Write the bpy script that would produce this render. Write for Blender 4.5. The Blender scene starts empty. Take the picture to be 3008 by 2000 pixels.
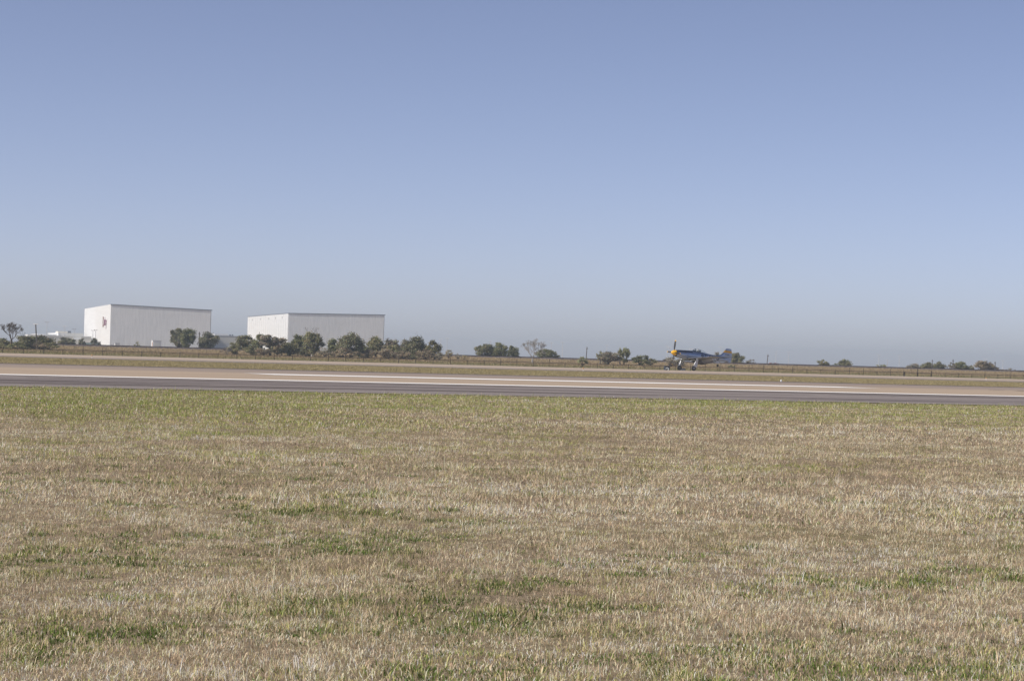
import bpy, bmesh, math, random
import numpy as np
from mathutils import Vector, Matrix

# ---------------------------------------------------------------- camera, sky, sun, exposure
sc = bpy.context.scene
col = sc.collection
R_ = math.radians
FPX = 6600.0                      # focal length in photograph pixels (3008 wide)
EYE = 1.2                         # photographer sits in a low chair
ROLL = math.atan(.0277)
PITCH = math.atan(48.7 / FPX)
cam_d = bpy.data.cameras.new("camera")
cam = bpy.data.objects.new("camera", cam_d); col.objects.link(cam)
cam_d.sensor_width = 36.0; cam_d.lens = 36.0 * FPX / 3008.0
cam_d.clip_start = .2; cam_d.clip_end = 40000
CM = Matrix.Translation((0, 0, EYE)) @ Matrix.Rotation(math.pi / 2 + PITCH, 4, 'X') @ Matrix.Rotation(ROLL, 4, 'Z')
cam.matrix_world = CM
sc.camera = cam
CR = CM.to_3x3()

SUN_AZ = R_(203.5); SUN_EL = R_(41.0)          # angle from +X counter-clockwise, elevation
sun_v = Vector((math.cos(SUN_AZ) * math.cos(SUN_EL), math.sin(SUN_AZ) * math.cos(SUN_EL), math.sin(SUN_EL)))
w = bpy.data.worlds.new("World"); sc.world = w; w.use_nodes = True
nt = w.node_tree; nt.nodes.clear()
wo = nt.nodes.new("ShaderNodeOutputWorld"); bg = nt.nodes.new("ShaderNodeBackground")
sky = nt.nodes.new("ShaderNodeTexSky"); sky.sky_type = 'NISHITA'; sky.sun_disc = False
sky.sun_elevation = SUN_EL; sky.sun_rotation = math.atan2(sun_v.x, sun_v.y)
sky.altitude = 0; sky.air_density = .40; sky.dust_density = .78; sky.ozone_density = 1.0
bg.inputs[1].default_value = .110
wb = nt.nodes.new("ShaderNodeMix"); wb.data_type = 'RGBA'; wb.blend_type = 'MULTIPLY'; wb.inputs[0].default_value = 1.0
wb.inputs[7].default_value = (1.14, .952, .912, 1)            # the camera's white balance
nt.links.new(sky.outputs[0], wb.inputs[6]); nt.links.new(wb.outputs[2], bg.inputs[0]); nt.links.new(bg.outputs[0], wo.inputs[0])
sl = bpy.data.lights.new("sun", 'SUN'); sl.energy = 4.0; sl.angle = R_(.53); sl.color = (1.0, .94, .84)
so = bpy.data.objects.new("sun", sl); col.objects.link(so)
so.rotation_euler = sun_v.to_track_quat('Z', 'Y').to_euler(); so.location = (0, 0, 60)
vs = sc.view_settings
vs.view_transform = 'Standard'; vs.look = 'None'; vs.exposure = 0.45; vs.gamma = 1.0; vs.use_curve_mapping = False
sc.cycles.max_bounces = 6; sc.cycles.transparent_max_bounces = 12

rng = np.random.default_rng(7)
random.seed(7)

# ---------------------------------------------------------------- frames: photograph pixel -> place
ALPHA = R_(26.6)                                   # the runways run to the right and away
DS = np.array([math.cos(ALPHA), math.sin(ALPHA)]); DT = np.array([-math.sin(ALPHA), math.cos(ALPHA)])

def ray(px, py):
    return CR @ Vector(((px - 1504) / FPX, -(py - 1000) / FPX, -1))
def G(px, py, z=0.0):                              # where the line of sight meets level ground
    r = ray(px, py); k = (z - EYE) / r.z
    return Vector((r.x * k, r.y * k, z))
def P(px, py, t):                                  # where it meets the upright plane t metres across the runways
    r = ray(px, py); k = t / (r.x * DT[0] + r.y * DT[1])
    return Vector((r.x * k, r.y * k, EYE + r.z * k))
def PD(px, py, d):                                 # same, at depth d
    r = ray(px, py); k = d / r.y
    return Vector((r.x * k, d, EYE + r.z * k))
def st(p): return p[0] * DS[0] + p[1] * DS[1], p[0] * DT[0] + p[1] * DT[1]
def xy(s, t): return s * DS[0] + t * DT[0], s * DS[1] + t * DT[1]

PROF = [(-4000, 0), (262, 0), (272, -.35), (300, -1.15), (335, -1.2), (352, -.75), (395, -.1), (425, .25), (437, .55),
        (446, .95), (449, 1.0), (457, 1.0), (462, .6), (480, .3), (700, .2), (30000, .2)]
def zg(t):
    return float(np.interp(t, [a for a, b in PROF], [b for a, b in PROF]))

# ---------------------------------------------------------------- small helpers
def tag(o, label=None, cat=None, group=None, kind=None):
    if label: o["label"] = label
    if cat: o["category"] = cat
    if group: o["group"] = group
    if kind: o["kind"] = kind
    return o
def empty(name, loc, rz=0.0):
    o = bpy.data.objects.new(name, None); col.objects.link(o)
    o.location = loc; o.rotation_euler = (0, 0, rz); o.empty_display_size = .3
    return o
def mesh_obj(name, verts, faces, m=None, parent=None, smooth=False, loc=None, rz=None):
    me = bpy.data.meshes.new(name); me.from_pydata([tuple(v) for v in verts], [], faces); me.update()
    if smooth: me.polygons.foreach_set("use_smooth", [True] * len(me.polygons))
    o = bpy.data.objects.new(name, me); col.objects.link(o)
    if m: me.materials.append(m)
    if parent: o.parent = parent
    if loc is not None: o.location = loc
    if rz is not None: o.rotation_euler = (0, 0, rz)
    return o
class MB:
    def __init__(self): self.v = []; self.f = []
    def add(self, vs, fs):
        b = len(self.v); self.v += [tuple(v) for v in vs]; self.f += [tuple(i + b for i in f) for f in fs]; return self
    def box(self, a, b):
        (x0, y0, z0), (x1, y1, z1) = a, b
        return self.add([(x0, y0, z0), (x1, y0, z0), (x1, y1, z0), (x0, y1, z0), (x0, y0, z1), (x1, y0, z1), (x1, y1, z1), (x0, y1, z1)],
                        [(3, 2, 1, 0), (4, 5, 6, 7), (0, 1, 5, 4), (1, 2, 6, 5), (2, 3, 7, 6), (3, 0, 4, 7)])
    def tube(self, p0, p1, r0, r1, n=6, caps=True):
        p0 = Vector(p0); p1 = Vector(p1); d = (p1 - p0)
        q = d.to_track_quat('Z', 'Y')
        vs = []
        for p, r in ((p0, r0), (p1, r1)):
            for i in range(n):
                a = 2 * math.pi * i / n
                vs.append(p + q @ Vector((r * math.cos(a), r * math.sin(a), 0)))
        fs = [(i, (i + 1) % n, n + (i + 1) % n, n + i) for i in range(n)]
        if caps: fs += [tuple(reversed(range(n))), tuple(range(n, 2 * n))]
        return self.add(vs, fs)
    def loft(self, rings, closed=True, cap0=True, cap1=True):
        n = len(rings[0]); vs = [p for r in rings for p in r]; fs = []
        for k in range(len(rings) - 1):
            for i in range(n if closed else n - 1):
                j = (i + 1) % n
                fs.append((k * n + i, k * n + j, (k + 1) * n + j, (k + 1) * n + i))
        if cap0: fs.append(tuple(reversed(range(n))))
        if cap1: fs.append(tuple(range((len(rings) - 1) * n, len(rings) * n)))
        return self.add(vs, fs)
    def obj(self, name, m=None, parent=None, **k): return mesh_obj(name, self.v, self.f, m, parent, **k)

# ---------------------------------------------------------------- materials
def mat(name, c=(.5, .5, .5), rough=.7, metal=0.0, spec=.5):
    m = bpy.data.materials.new(name); m.use_nodes = True
    b = m.node_tree.nodes["Principled BSDF"]
    b.inputs["Base Color"].default_value = (*c, 1); b.inputs["Roughness"].default_value = rough
    b.inputs["Metallic"].default_value = metal
    b.inputs["Specular IOR Level"].default_value = spec
    return m
class NT:
    def __init__(self, m): self.m = m; self.t = m.node_tree; self.b = self.t.nodes["Principled BSDF"]
    def n(self, typ, **k):
        x = self.t.nodes.new(typ)
        for a, v in k.items(): setattr(x, a, v)
        return x
    def l(self, a, b): self.t.links.new(a, b)
    def coord(self, scale=(1, 1, 1), kind="Object", rot=(0, 0, 0), loc=(0, 0, 0)):
        tc = self.n("ShaderNodeTexCoord"); mp = self.n("ShaderNodeMapping")
        mp.inputs["Scale"].default_value = scale; mp.inputs["Rotation"].default_value = rot; mp.inputs["Location"].default_value = loc
        self.l(tc.outputs[kind], mp.inputs[0]); return mp.outputs[0]
    def noise(self, vec, scale, detail=4, rough=.55, out=0):
        x = self.n("ShaderNodeTexNoise"); x.inputs["Scale"].default_value = scale
        x.inputs["Detail"].default_value = detail; x.inputs["Roughness"].default_value = rough
        self.l(vec, x.inputs["Vector"]); return x.outputs[out]
    def ramp(self, fac, stops):
        x = self.n("ShaderNodeValToRGB"); e = x.color_ramp.elements
        while len(e) < len(stops): e.new(.5)
        for i, (p, c) in enumerate(stops):
            e[i].position = p; e[i].color = (*c, 1) if len(c) == 3 else c
        self.l(fac, x.inputs[0]); return x.outputs[0]
    def mix(self, fac, a, b, blend='MIX'):
        x = self.n("ShaderNodeMix", data_type='RGBA', blend_type=blend)
        for i, v in ((0, fac), (6, a), (7, b)):
            if isinstance(v, (int, float)): x.inputs[i].default_value = v
            elif isinstance(v, tuple): x.inputs[i].default_value = (*v, 1)
            else: self.l(v, x.inputs[i])
        return x.outputs[2]
    def math(self, op, a, b=None, clamp=False):
        x = self.n("ShaderNodeMath", operation=op, use_clamp=clamp)
        for i, v in ((0, a), (1, b)):
            if v is None: continue
            if isinstance(v, (int, float)): x.inputs[i].default_value = v
            else: self.l(v, x.inputs[i])
        return x.outputs[0]
    def base(self, c): self.l(c, self.b.inputs["Base Color"])
    def bump(self, h, strength=.5, dist=.02):
        x = self.n("ShaderNodeBump"); x.inputs["Strength"].default_value = strength; x.inputs["Distance"].default_value = dist
        self.l(h, x.inputs["Height"]); self.l(x.outputs[0], self.b.inputs["Normal"])

def mat_noisy(name, c0, c1, scale=3.0, rough=.8, bump=.3, dist=.01, spec=.3, metal=0.0, stretch=(1, 1, 1)):
    m = mat(name, c0, rough, metal, spec); t = NT(m); v = t.coord(stretch)
    n = t.noise(v, scale, 5); t.base(t.ramp(n, [(.3, c0), (.7, c1)]))
    if bump: t.bump(t.noise(v, scale * 6, 3), bump, dist)
    return m

def mat_leafy(name, trans=.35, rough=.75):
    """blade or leaf: colour from the mesh, light passes partly through"""
    m = bpy.data.materials.new(name); m.use_nodes = True
    t = m.node_tree; t.nodes.clear()
    out = t.nodes.new("ShaderNodeOutputMaterial"); at = t.nodes.new("ShaderNodeAttribute"); at.attribute_name = "col"
    d = t.nodes.new("ShaderNodeBsdfDiffuse"); tr = t.nodes.new("ShaderNodeBsdfTranslucent"); mx = t.nodes.new("ShaderNodeMixShader")
    mx.inputs[0].default_value = trans
    t.links.new(at.outputs["Color"], d.inputs[0]); t.links.new(at.outputs["Color"], tr.inputs[0])
    t.links.new(d.outputs[0], mx.inputs[1]); t.links.new(tr.outputs[0], mx.inputs[2]); t.links.new(mx.outputs[0], out.inputs[0])
    return m
M = {}
M['blade'] = mat_leafy("grass_blade", .3)
M['leaf'] = mat_leafy("tree_leaf", .38)

# numpy value noise
def _hash(ix, iy, seed):
    h = (ix.astype(np.int64) * 374761393 + iy.astype(np.int64) * 668265263 + seed * 1274126177) & 0xffffffff
    h = ((h ^ (h >> 13)) * 1274126177) & 0xffffffff
    return ((h ^ (h >> 16)) & 0xffff) / 65535.0
def vnoise(x, y, seed=0):
    ix = np.floor(x); iy = np.floor(y); fx = x - ix; fy = y - iy
    fx = fx * fx * (3 - 2 * fx); fy = fy * fy * (3 - 2 * fy)
    a = _hash(ix, iy, seed); b = _hash(ix + 1, iy, seed); c = _hash(ix, iy + 1, seed); d = _hash(ix + 1, iy + 1, seed)
    return (a * (1 - fx) + b * fx) * (1 - fy) + (c * (1 - fx) + d * fx) * fy
def fbm(x, y, seed=0, o=3):
    v = 0; a = .5; tot = 0
    for i in range(o):
        v = v + a * vnoise(x * 2 ** i, y * 2 ** i, seed + i * 17); tot += a; a *= .55
    return v / tot

def bulk_mesh(name, V, F, C, m, parent=None):
    """V (n,3), F (k,3) triangles, C (n,3) vertex colours, all numpy"""
    me = bpy.data.meshes.new(name)
    me.vertices.add(len(V)); me.vertices.foreach_set("co", np.ascontiguousarray(V, dtype=np.float32).ravel())
    k = F.shape[1]
    me.loops.add(F.size); me.loops.foreach_set("vertex_index", np.ascontiguousarray(F, dtype=np.int32).ravel())
    me.polygons.add(len(F)); me.polygons.foreach_set("loop_start", np.arange(0, F.size, k, dtype=np.int32))
    me.update(calc_edges=True)
    at = me.color_attributes.new("col", 'FLOAT_COLOR', 'POINT')
    at.data.foreach_set("color", np.ascontiguousarray(np.c_[C, np.ones(len(C))], dtype=np.float32).ravel())
    me.materials.append(m)
    o = bpy.data.objects.new(name, me); col.objects.link(o)
    if parent: o.parent = parent
    return o

# ---------------------------------------------------------------- the ground, one sheet to the horizon
S_BR = [-16000, -4000, -1500, -700, -300, -100, 0, 100, 200, 300, 500, 800, 1500, 4000, 16000]
T_BR = sorted(set([-6000, -500, -60, 0, 62, 128, 195, 255] + [a for a, b in PROF if a > 0] + [365, 380, 410, 1000, 1500, 3000, 8000]))
gv, gf = [], []
for t_ in T_BR:
    for s_ in S_BR: gv.append((s_, t_, zg(t_)))
ns = len(S_BR)
for j in range(len(T_BR) - 1):
    for i in range(ns - 1): gf.append((j * ns + i, j * ns + i + 1, (j + 1) * ns + i + 1, (j + 1) * ns + i))
gm = mat("ground_turf", (.2, .17, .1), .95, 0, .1); t = NT(gm)
v = t.coord()
sp = t.n("ShaderNodeSeparateXYZ"); t.l(v, sp.inputs[0])
big = t.noise(v, .35, 5); fine = t.noise(v, 14.0, 5, .7); mid = t.noise(t.coord((.25, 1, 1)), .12, 4)
dry = t.ramp(fine, [(.25, (.09, .07, .045)), (.5, (.20, .16, .11)), (.75, (.34, .275, .195))])
grn = t.ramp(fine, [(.25, (.07, .07, .02)), (.7, (.17, .165, .06))])
olive = t.ramp(fine, [(.25, (.15, .13, .055)), (.7, (.27, .235, .115))])
straw = t.ramp(fine, [(.25, (.20, .145, .085)), (.7, (.33, .245, .155))])
tv = t.math('DIVIDE', t.math('ADD', sp.outputs[1], t.math('MULTIPLY', t.math('SUBTRACT', mid, .5), 40.0)), 500.0, True)
def band(edges):   # 0..1 mask along t
    return t.ramp(tv, edges)
W1, W0 = (1, 1, 1), (0, 0, 0)
near_mix = t.mix(t.ramp(big, [(.5, W0), (.7, (.5, .5, .5))]), dry, grn)
c = t.mix(band([(0, W0), (.165, W0), (.17, W1), (1, W1)]), near_mix, t.mix(t.ramp(big, [(.4, W0), (.7, W1)]), olive, t.mix(.5, olive, grn)))
c = t.mix(band([(0, W0), (.53, W0), (.56, W1), (1, W1)]), c, t.mix(t.ramp(big, [(.3, W0), (.75, W1)]), olive, grn))
c = t.mix(band([(0, W0), (.74, W0), (.79, W1), (1, W1)]), c, t.mix(t.ramp(big, [(.35, W0), (.8, W1)]), straw, olive))
t.base(c); t.bump(fine, .6, .05)
ground = mesh_obj("ground", gv, gf, gm, rz=ALPHA); tag(ground, kind="structure", label="mown dry and green turf reaching to the horizon")

# ---------------------------------------------------------------- pavements (built in the runway frame)
T_GR, T_EDGE, T_STRIPE, T_FAR = 62.3, 83.4, 103.6, 128.0
def strip(name, s0, s1, t0, t1, z, m, parent=None, n=1):
    vs, fs = [], []
    for i in range(n + 1):
        s_ = s0 + (s1 - s0) * i / n
        vs += [(s_, t0, z), (s_, t1, z)]
        if i: fs.append((2 * i - 2, 2 * i, 2 * i + 1, 2 * i - 1))
    return mesh_obj(name, vs, fs, m, parent, rz=None if parent else ALPHA)

asp = mat("aged_asphalt", (.14, .125, .13), .85, 0, .25); t = NT(asp)
v = t.coord()
st_ = t.noise(t.coord((.02, .28, 1), rot=(0, 0, .012)), 1.3, 4, .6)           # rubber and wear drawn out along the runway
grit = t.noise(t.coord((.35, 1.0, 1)), 5.0, 4, .7)
c = t.ramp(grit, [(.3, (.16, .14, .132)), (.7, (.25, .22, .208))])
c = t.mix(t.ramp(st_, [(.32, (.8, .8, .8)), (.50, W0)]), c, (.085, .07, .073))
t.base(c); t.bump(grit, .25, .02)
con = mat("tan_concrete", (.34, .275, .215), .8, 0, .25); t = NT(con)
v = t.coord()
st_ = t.noise(t.coord((.008, .22, 1)), 1.5, 5, .6); grit = t.noise(t.coord((.3, 1, 1)), 3.0, 3, .7)
c = t.ramp(st_, [(.3, (.31, .24, .175)), (.7, (.39, .31, .228))])
c = t.mix(t.ramp(grit, [(.3, (.35, .35, .35)), (.7, W0)]), c, (.30, .24, .18))
sp = t.n("ShaderNodeSeparateXYZ"); t.l(v, sp.inputs[0])
rb = t.math('DIVIDE', t.math('SUBTRACT', t.math('ADD', sp.outputs[1], t.math('MULTIPLY', t.math('SUBTRACT', t.noise(t.coord((.02, .3, 1)), 1., 3), .5), 7.0)), 104.), 25.0, True)
c = t.mix(t.ramp(rb, [(.05, W0), (.30, (.62, .62, .62)), (.8, (.8, .8, .8)), (1.0, W1)]), c, (.215, .178, .158))   # old grey surface beyond the stripe
t.base(c)
con2 = mat("pale_concrete", (.34, .28, .23), .8, 0, .25); t = NT(con2)
st_ = t.noise(t.coord((.01, .2, 1)), 1.5, 4, .6)
t.base(t.ramp(st_, [(.3, (.32, .26, .20)), (.7, (.38, .31, .245))]))
wht = mat("runway_paint", (.74, .73, .71), .7, 0, .3); t = NT(wht)
nz = t.noise(t.coord((.15, 2, 1)), 2.0, 5, .65)
t.base(t.ramp(nz, [(.28, (.55, .52, .48)), (.45, (.74, .73, .71)), (.9, (.80, .79, .77))]))
dark_edge = mat_noisy("edge_tar", (.075, .062, .06), (.11, .095, .09), 1.5, .9)
dust = mat_noisy("dusty_shoulder", (.16, .135, .13), (.22, .19, .175), .8, .9, stretch=(.05, 1, 1))

rw = strip("runway", -700, 1600, T_EDGE - 1.6, T_FAR - .6, .024, con, n=1)
tag(rw, kind="structure", label="tan concrete runway with white edge line and broad white stripe")
sh = strip("runway_shoulder", -700, 1600, T_GR - 1.0, T_EDGE - 1.5, .018, asp)
tag(sh, kind="structure", label="dark grey asphalt shoulder streaked with tyre rubber")
ln = strip("edge_line", -700, 1600, T_EDGE - 1.45, T_EDGE + .95, .036, wht, rw)
A_, B_ = G(733, 1099), G(2572, 1140.8)
mb = MB(); h2 = 2.2
sA, sB = st(A_)[0] + .05, st(B_)[0] - 1.5
mb.add([(sA, T_STRIPE - h2, .036), (sB, T_STRIPE - h2, .036), (sB, T_STRIPE + h2, .036), (sA, T_STRIPE + h2, .036)], [(0, 1, 2, 3)])
mb.obj("white_stripe", wht, rw)
for dp in (-101.5, 101.5):          # the next painted stripes of the row lie beyond the picture's sides
    MB().add([(sA + dp, T_STRIPE - h2, .036), (sB + dp, T_STRIPE - h2, .036), (sB + dp, T_STRIPE + h2, .036), (sA + dp, T_STRIPE + h2, .036)], [(0, 1, 2, 3)]).obj("white_stripe", wht, rw)
strip("dark_edge_strip", -700, 1600, T_FAR - .75, T_FAR + 2.6, .03, dark_edge, rw)
def smudge(px0, px1, py, wid, m):
    a, b = st(G(px0, py)), st(G(px1, py + (px1 - px0) * .0225)); n = 10; rows = []
    vs, fs = [], []
    for i in range(n + 1):
        u = i / n; ww = wid * (.35 + .65 * math.sin(math.pi * min(max(u, .04), .96)) ** .5) * random.uniform(.8, 1.1)
        s_ = a[0] + (b[0] - a[0]) * u; t_ = a[1] + (b[1] - a[1]) * u
        vs += [(s_, t_ - ww / 2, .034), (s_, t_ + ww / 2, .034)]
        if i: fs.append((2 * i - 2, 2 * i, 2 * i + 1, 2 * i - 1))
    return mesh_obj("tar_patch", vs, fs, dark_edge, rw)
smudge(2916, 2936, 1146.2, 1.6, dark_edge); smudge(2990, 3040, 1149.6, 1.6, dark_edge)
smudge(434, 456, 1078.3, 2.4, dark_edge); smudge(2466, 2488, 1125.2, 2.6, dark_edge)

skid = mat("tyre_rubber_mark", (.10, .085, .085), .9, 0, .2); t = NT(skid)
nz = t.noise(t.coord((.15, 2.5, 1)), 1.0, 4, .7)
t.base(t.ramp(nz, [(.35, (.085, .07, .07)), (.65, (.155, .13, .126))]))
rg_ = np.random.default_rng(77)
for k in range(26):
    s_a = rg_.uniform(-25, 75) if k > 12 else rg_.uniform(-25, 25); L = rg_.uniform(8, 38); t_a = rg_.uniform(T_GR + 3, T_EDGE - 3); sl_ = rg_.uniform(-.05, .05); ww = rg_.uniform(.25, .8)
    n = 8; vs, fs = [], []
    for i in range(n + 1):
        u = i / n; s_ = s_a + L * u; tt_ = min(max(t_a + sl_ * L * u + .25 * math.sin(u * 3 + k), T_GR + .8), T_EDGE - 2.2); w2 = ww * (.25 + .75 * math.sin(math.pi * min(max(u, .05), .95)))
        vs += [(s_, tt_ - w2 / 2, .0235 + k * .0002), (s_, tt_ + w2 / 2, .0235 + k * .0002)]
        if i: fs.append((2 * i - 2, 2 * i, 2 * i + 1, 2 * i - 1))
    mesh_obj("tyre_mark", vs, fs, skid, sh)
fr_sh = strip("taxiway_shoulder", -900, 2200, 193.0, 207.5, .012, dust, n=1)
tag(fr_sh, kind="structure", label="narrow grey shoulder of the second runway")
fr = strip("taxiway", -900, 2200, 207.4, 262.5, .02, con2)
tag(fr, kind="structure", label="pale tan concrete pavement beyond the grass infield")

# railway embankment ballast along the top
bal = mat_noisy("rail_ballast", (.06, .05, .05), (.13, .105, .10), 1.2, .95, .8, .1)
vs, fs = [], []
ss = np.arange(-260, 620, 1.5); rows_t = [445.6, 447.4, 449.5, 456.0, 458.5]; rows_z = [.80, 1.14, 1.22, 1.22, .9]
for i, s_ in enumerate(ss):
    for t_, z_ in zip(rows_t, rows_z):
        vs.append((s_, t_ + rng.uniform(-.15, .15), z_ + rng.uniform(-.07, .07)))
    if i:
        for j in range(4): fs.append(((i - 1) * 5 + j, i * 5 + j, i * 5 + j + 1, (i - 1) * 5 + j + 1))
rail_bed = mesh_obj("railway_bed", vs, fs, bal, rz=ALPHA)
tag(rail_bed, kind="structure", label="dark stone ballast bed running along the top of the embankment")
steel = mat("rusty_rail_steel", (.12, .08, .065), .6, .6)
for t_ in (451.6, 453.1):
    MB().box((-260, t_ - .035, 1.2), (620, t_ + .035, 1.38)).obj("rail", steel, rail_bed)

# ---------------------------------------------------------------- warehouses
white_wall = mat("white_panel_wall", (.80, .79, .76), .6, 0, .3); t = NT(white_wall)
n1 = t.noise(t.coord((.02, .02, .3)), 2., 4)
t.base(t.ramp(n1, [(.3, (.60, .61, .615)), (.7, (.66, .67, .675))]))
rib_wall = mat("ribbed_wall", (.76, .76, .75), .6, 0, .3); t = NT(rib_wall)
vv = t.coord((1, 1, .12)); n1 = t.noise(vv, 1.1, 5, .7); n2 = t.noise(t.coord((.05, .05, .04)), 1., 3)
t.base(t.mix(.5, t.ramp(n1, [(.3, (.58, .60, .61)), (.7, (.92, .93, .92))]), t.ramp(n2, [(.3, (.72, .745, .75)), (.7, (.88, .895, .89))])))
t.bump(n1, .35, .10)
navy_trim = mat("slate_coping", (.10, .115, .15), .6)
grey_seam = mat("panel_seam", (.36, .36, .37), .8)
galv = mat_noisy("galvanised", (.48, .49, .50), (.60, .61, .62), 2.0, .5, 0)
rust = mat_noisy("rust_stain", (.30, .12, .05), (.42, .2, .09), 2.0, .9, 0)
pale_grey = mat_noisy("pale_grey_wall", (.52, .52, .50), (.60, .60, .57), .4, .8, 0)
beige = mat_noisy("beige_wall", (.58, .56, .50), (.66, .64, .58), .4, .8, 0)
UL = Vector((-.268, .9634, 0)); UR = Vector((.9634, .268, 0))       # along the bright side, along the grey front
ZB = .2
def frame_at(p): return Matrix(((UR.x, UL.x, 0, p.x), (UR.y, UL.y, 0, p.y), (0, 0, 1, p.z), (0, 0, 0, 1)))
def warehouse(px, py, depth, len_r, len_l, h_r, h_l, label, panels, logo):
    c0 = PD(px, py, depth); H = c0.z - ZB
    root = empty("warehouse", (c0.x, c0.y, ZB), math.atan2(UR.y, UR.x))
    tag(root, label, "warehouse")
    # local x along the grey front, local y along the bright side
    hz = lambda x, y: H + (h_r) * x / len_r + (h_l) * y / len_l
    X, Y = len_r, len_l
    def wall(name, a, b, m, inward):
        (x0, y0), (x1, y1) = a, b; ix, iy = inward
        vs = [(x0, y0, -1.5), (x1, y1, -1.5), (x1, y1, hz(x1, y1)), (x0, y0, hz(x0, y0)),
              (x0 + ix, y0 + iy, -1.5), (x1 + ix, y1 + iy, -1.5), (x1 + ix, y1 + iy, hz(x1, y1)), (x0 + ix, y0 + iy, hz(x0, y0))]
        return mesh_obj(name, vs, [(0, 1, 2, 3), (7, 6, 5, 4), (0, 4, 5, 1), (1, 5, 6, 2), (2, 6, 7, 3), (3, 7, 4, 0)], m, root)
    wall("front_wall", (.0, 0), (X, 0), rib_wall, (0, .4))
    wall("side_wall", (X, .4), (X, Y), rib_wall, (-.4, 0))
    wall("rear_wall", (0, Y), (X, Y), rib_wall, (0, .4))
    sw = wall("lit_side_wall", (.01, .41), (.01, Y), grey_seam if panels else white_wall, (.4, 0))
    if panels:
        L = (Y - .42) / panels
        for i in range(panels):
            y0 = .42 + i * L + .22; y1 = .42 + (i + 1) * L - .22
            vs = []
            for x in (-.16, .008):
                vs += [(x, y0, -1.5), (x, y1, -1.5), (x, y1, hz(0, y1) - .05), (x, y0, hz(0, y0) - .05)]
            mesh_obj("wall_panel", vs, [(3, 2, 1, 0), (0, 1, 5, 4), (1, 2, 6, 5), (2, 3, 7, 6), (3, 0, 4, 7)], white_wall, root)
            if i in (2, 5, 8, 12, 16):
                zz = hz(0, (y0 + y1) / 2) - 2.6
                MB().box((-.3, y0 + L * .36, zz), (-.16, y1 - L * .36, zz + 1.0)).obj("vent", grey_seam, root)
    rf = mesh_obj("roof", [(0, 0, hz(0, 0) - .05), (X, 0, hz(X, 0) - .05), (X, Y, hz(X, Y) - .05), (0, Y, hz(0, Y) - .05)], [(0, 1, 2, 3)], pale_grey, root)
    def coping(a, b, o):
        (x0, y0), (x1, y1) = a, b; ox, oy = o
        vs = []
        for dz in (-.26, .12):
            vs += [(x0 - ox, y0 - oy, hz(x0, y0) + dz), (x1 - ox, y1 - oy, hz(x1, y1) + dz), (x1 + ox * 2, y1 + oy * 2, hz(x1, y1) + dz), (x0 + ox * 2, y0 + oy * 2, hz(x0, y0) + dz)]
        mesh_obj("coping", vs, [(3, 2, 1, 0), (4, 5, 6, 7), (0, 1, 5, 4), (1, 2, 6, 5), (2, 3, 7, 6), (3, 0, 4, 7)], navy_trim, root)
    coping((-.2, 0), (X + .2, 0), (0, .2)); coping((X, -.18), (X, Y), (.2, 0))
    if panels: coping((0, .5), (0, Y), (.18, 0))
    MB().box((X - .6, -.12, -1.5), (X - .35, -.002, hz(X, 0) - .5)).obj("downpipe", galv, root)
    return root, H
wh1, H1 = warehouse(325.9, 893.8, 1100, 49.3, 151, -1.25, -.2, "tall white box warehouse with purple lettering on its sunlit end wall", 0, True)
wh2, H2 = warehouse(847.9, 919.8, 1210, 52.8, 141, .75, -.5, "tall white box warehouse with vertically panelled sunlit side behind the trees", 19, False)

def text_mesh(body, size, extrude=0.0, shear=0.0, offset=0.0, fine=False):
    cu = bpy.data.curves.new("lettering", 'FONT'); cu.body = body; cu.size = size; cu.extrude = extrude; cu.shear = shear; cu.offset = offset
    cu.align_x = 'CENTER'; cu.align_y = 'CENTER'; cu.resolution_u = 3
    o = bpy.data.objects.new("lettering_tmp", cu); col.objects.link(o)
    dg = bpy.context.evaluated_depsgraph_get(); dg.update()
    me = bpy.data.meshes.new_from_object(o.evaluated_get(dg))
    bpy.data.objects.remove(o); bpy.data.curves.remove(cu)
    if fine:
        bm = bmesh.new(); bm.from_mesh(me); bmesh.ops.triangulate(bm, faces=bm.faces)
        for _ in range(2): bmesh.ops.subdivide_edges(bm, edges=[e for e in bm.edges if e.calc_length() > .06], cuts=1, use_grid_fill=True); bmesh.ops.triangulate(bm, faces=bm.faces)
        bm.to_mesh(me); bm.free()
    return me
purple = mat("maroon_letter_paint", (.20, .085, .14), .6)
brown_ = mat("brown_letter_paint", (.20, .115, .09), .6)
def wall_letter(ch, y, z, size, m, sx=1.0, par=wh1):
    me = text_mesh(ch, size, .06, 0, .12)
    for vtx in me.vertices:
        x_, y_, z_ = vtx.co
        vtx.co = (-.075 + z_, y - x_ * sx, z + y_)
    o = bpy.data.objects.new("letter", me); col.objects.link(o); me.materials.clear(); me.materials.append(m); o.parent = par
# lettering runs from the far end of the lit wall towards the grey front
wall_letter("D", 37.0, H1 - 8.6, 7.4, brown_, 1.35)
for ch_, y_ in (("a", 31.4), ("i", 28.2), ("s", 25.4)): wall_letter(ch_, y_, H1 - 8.2, 6.2, purple, 1.3)
wall_letter("y", 20.6, H1 - 8.6, 6.2, purple, 1.35)

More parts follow.
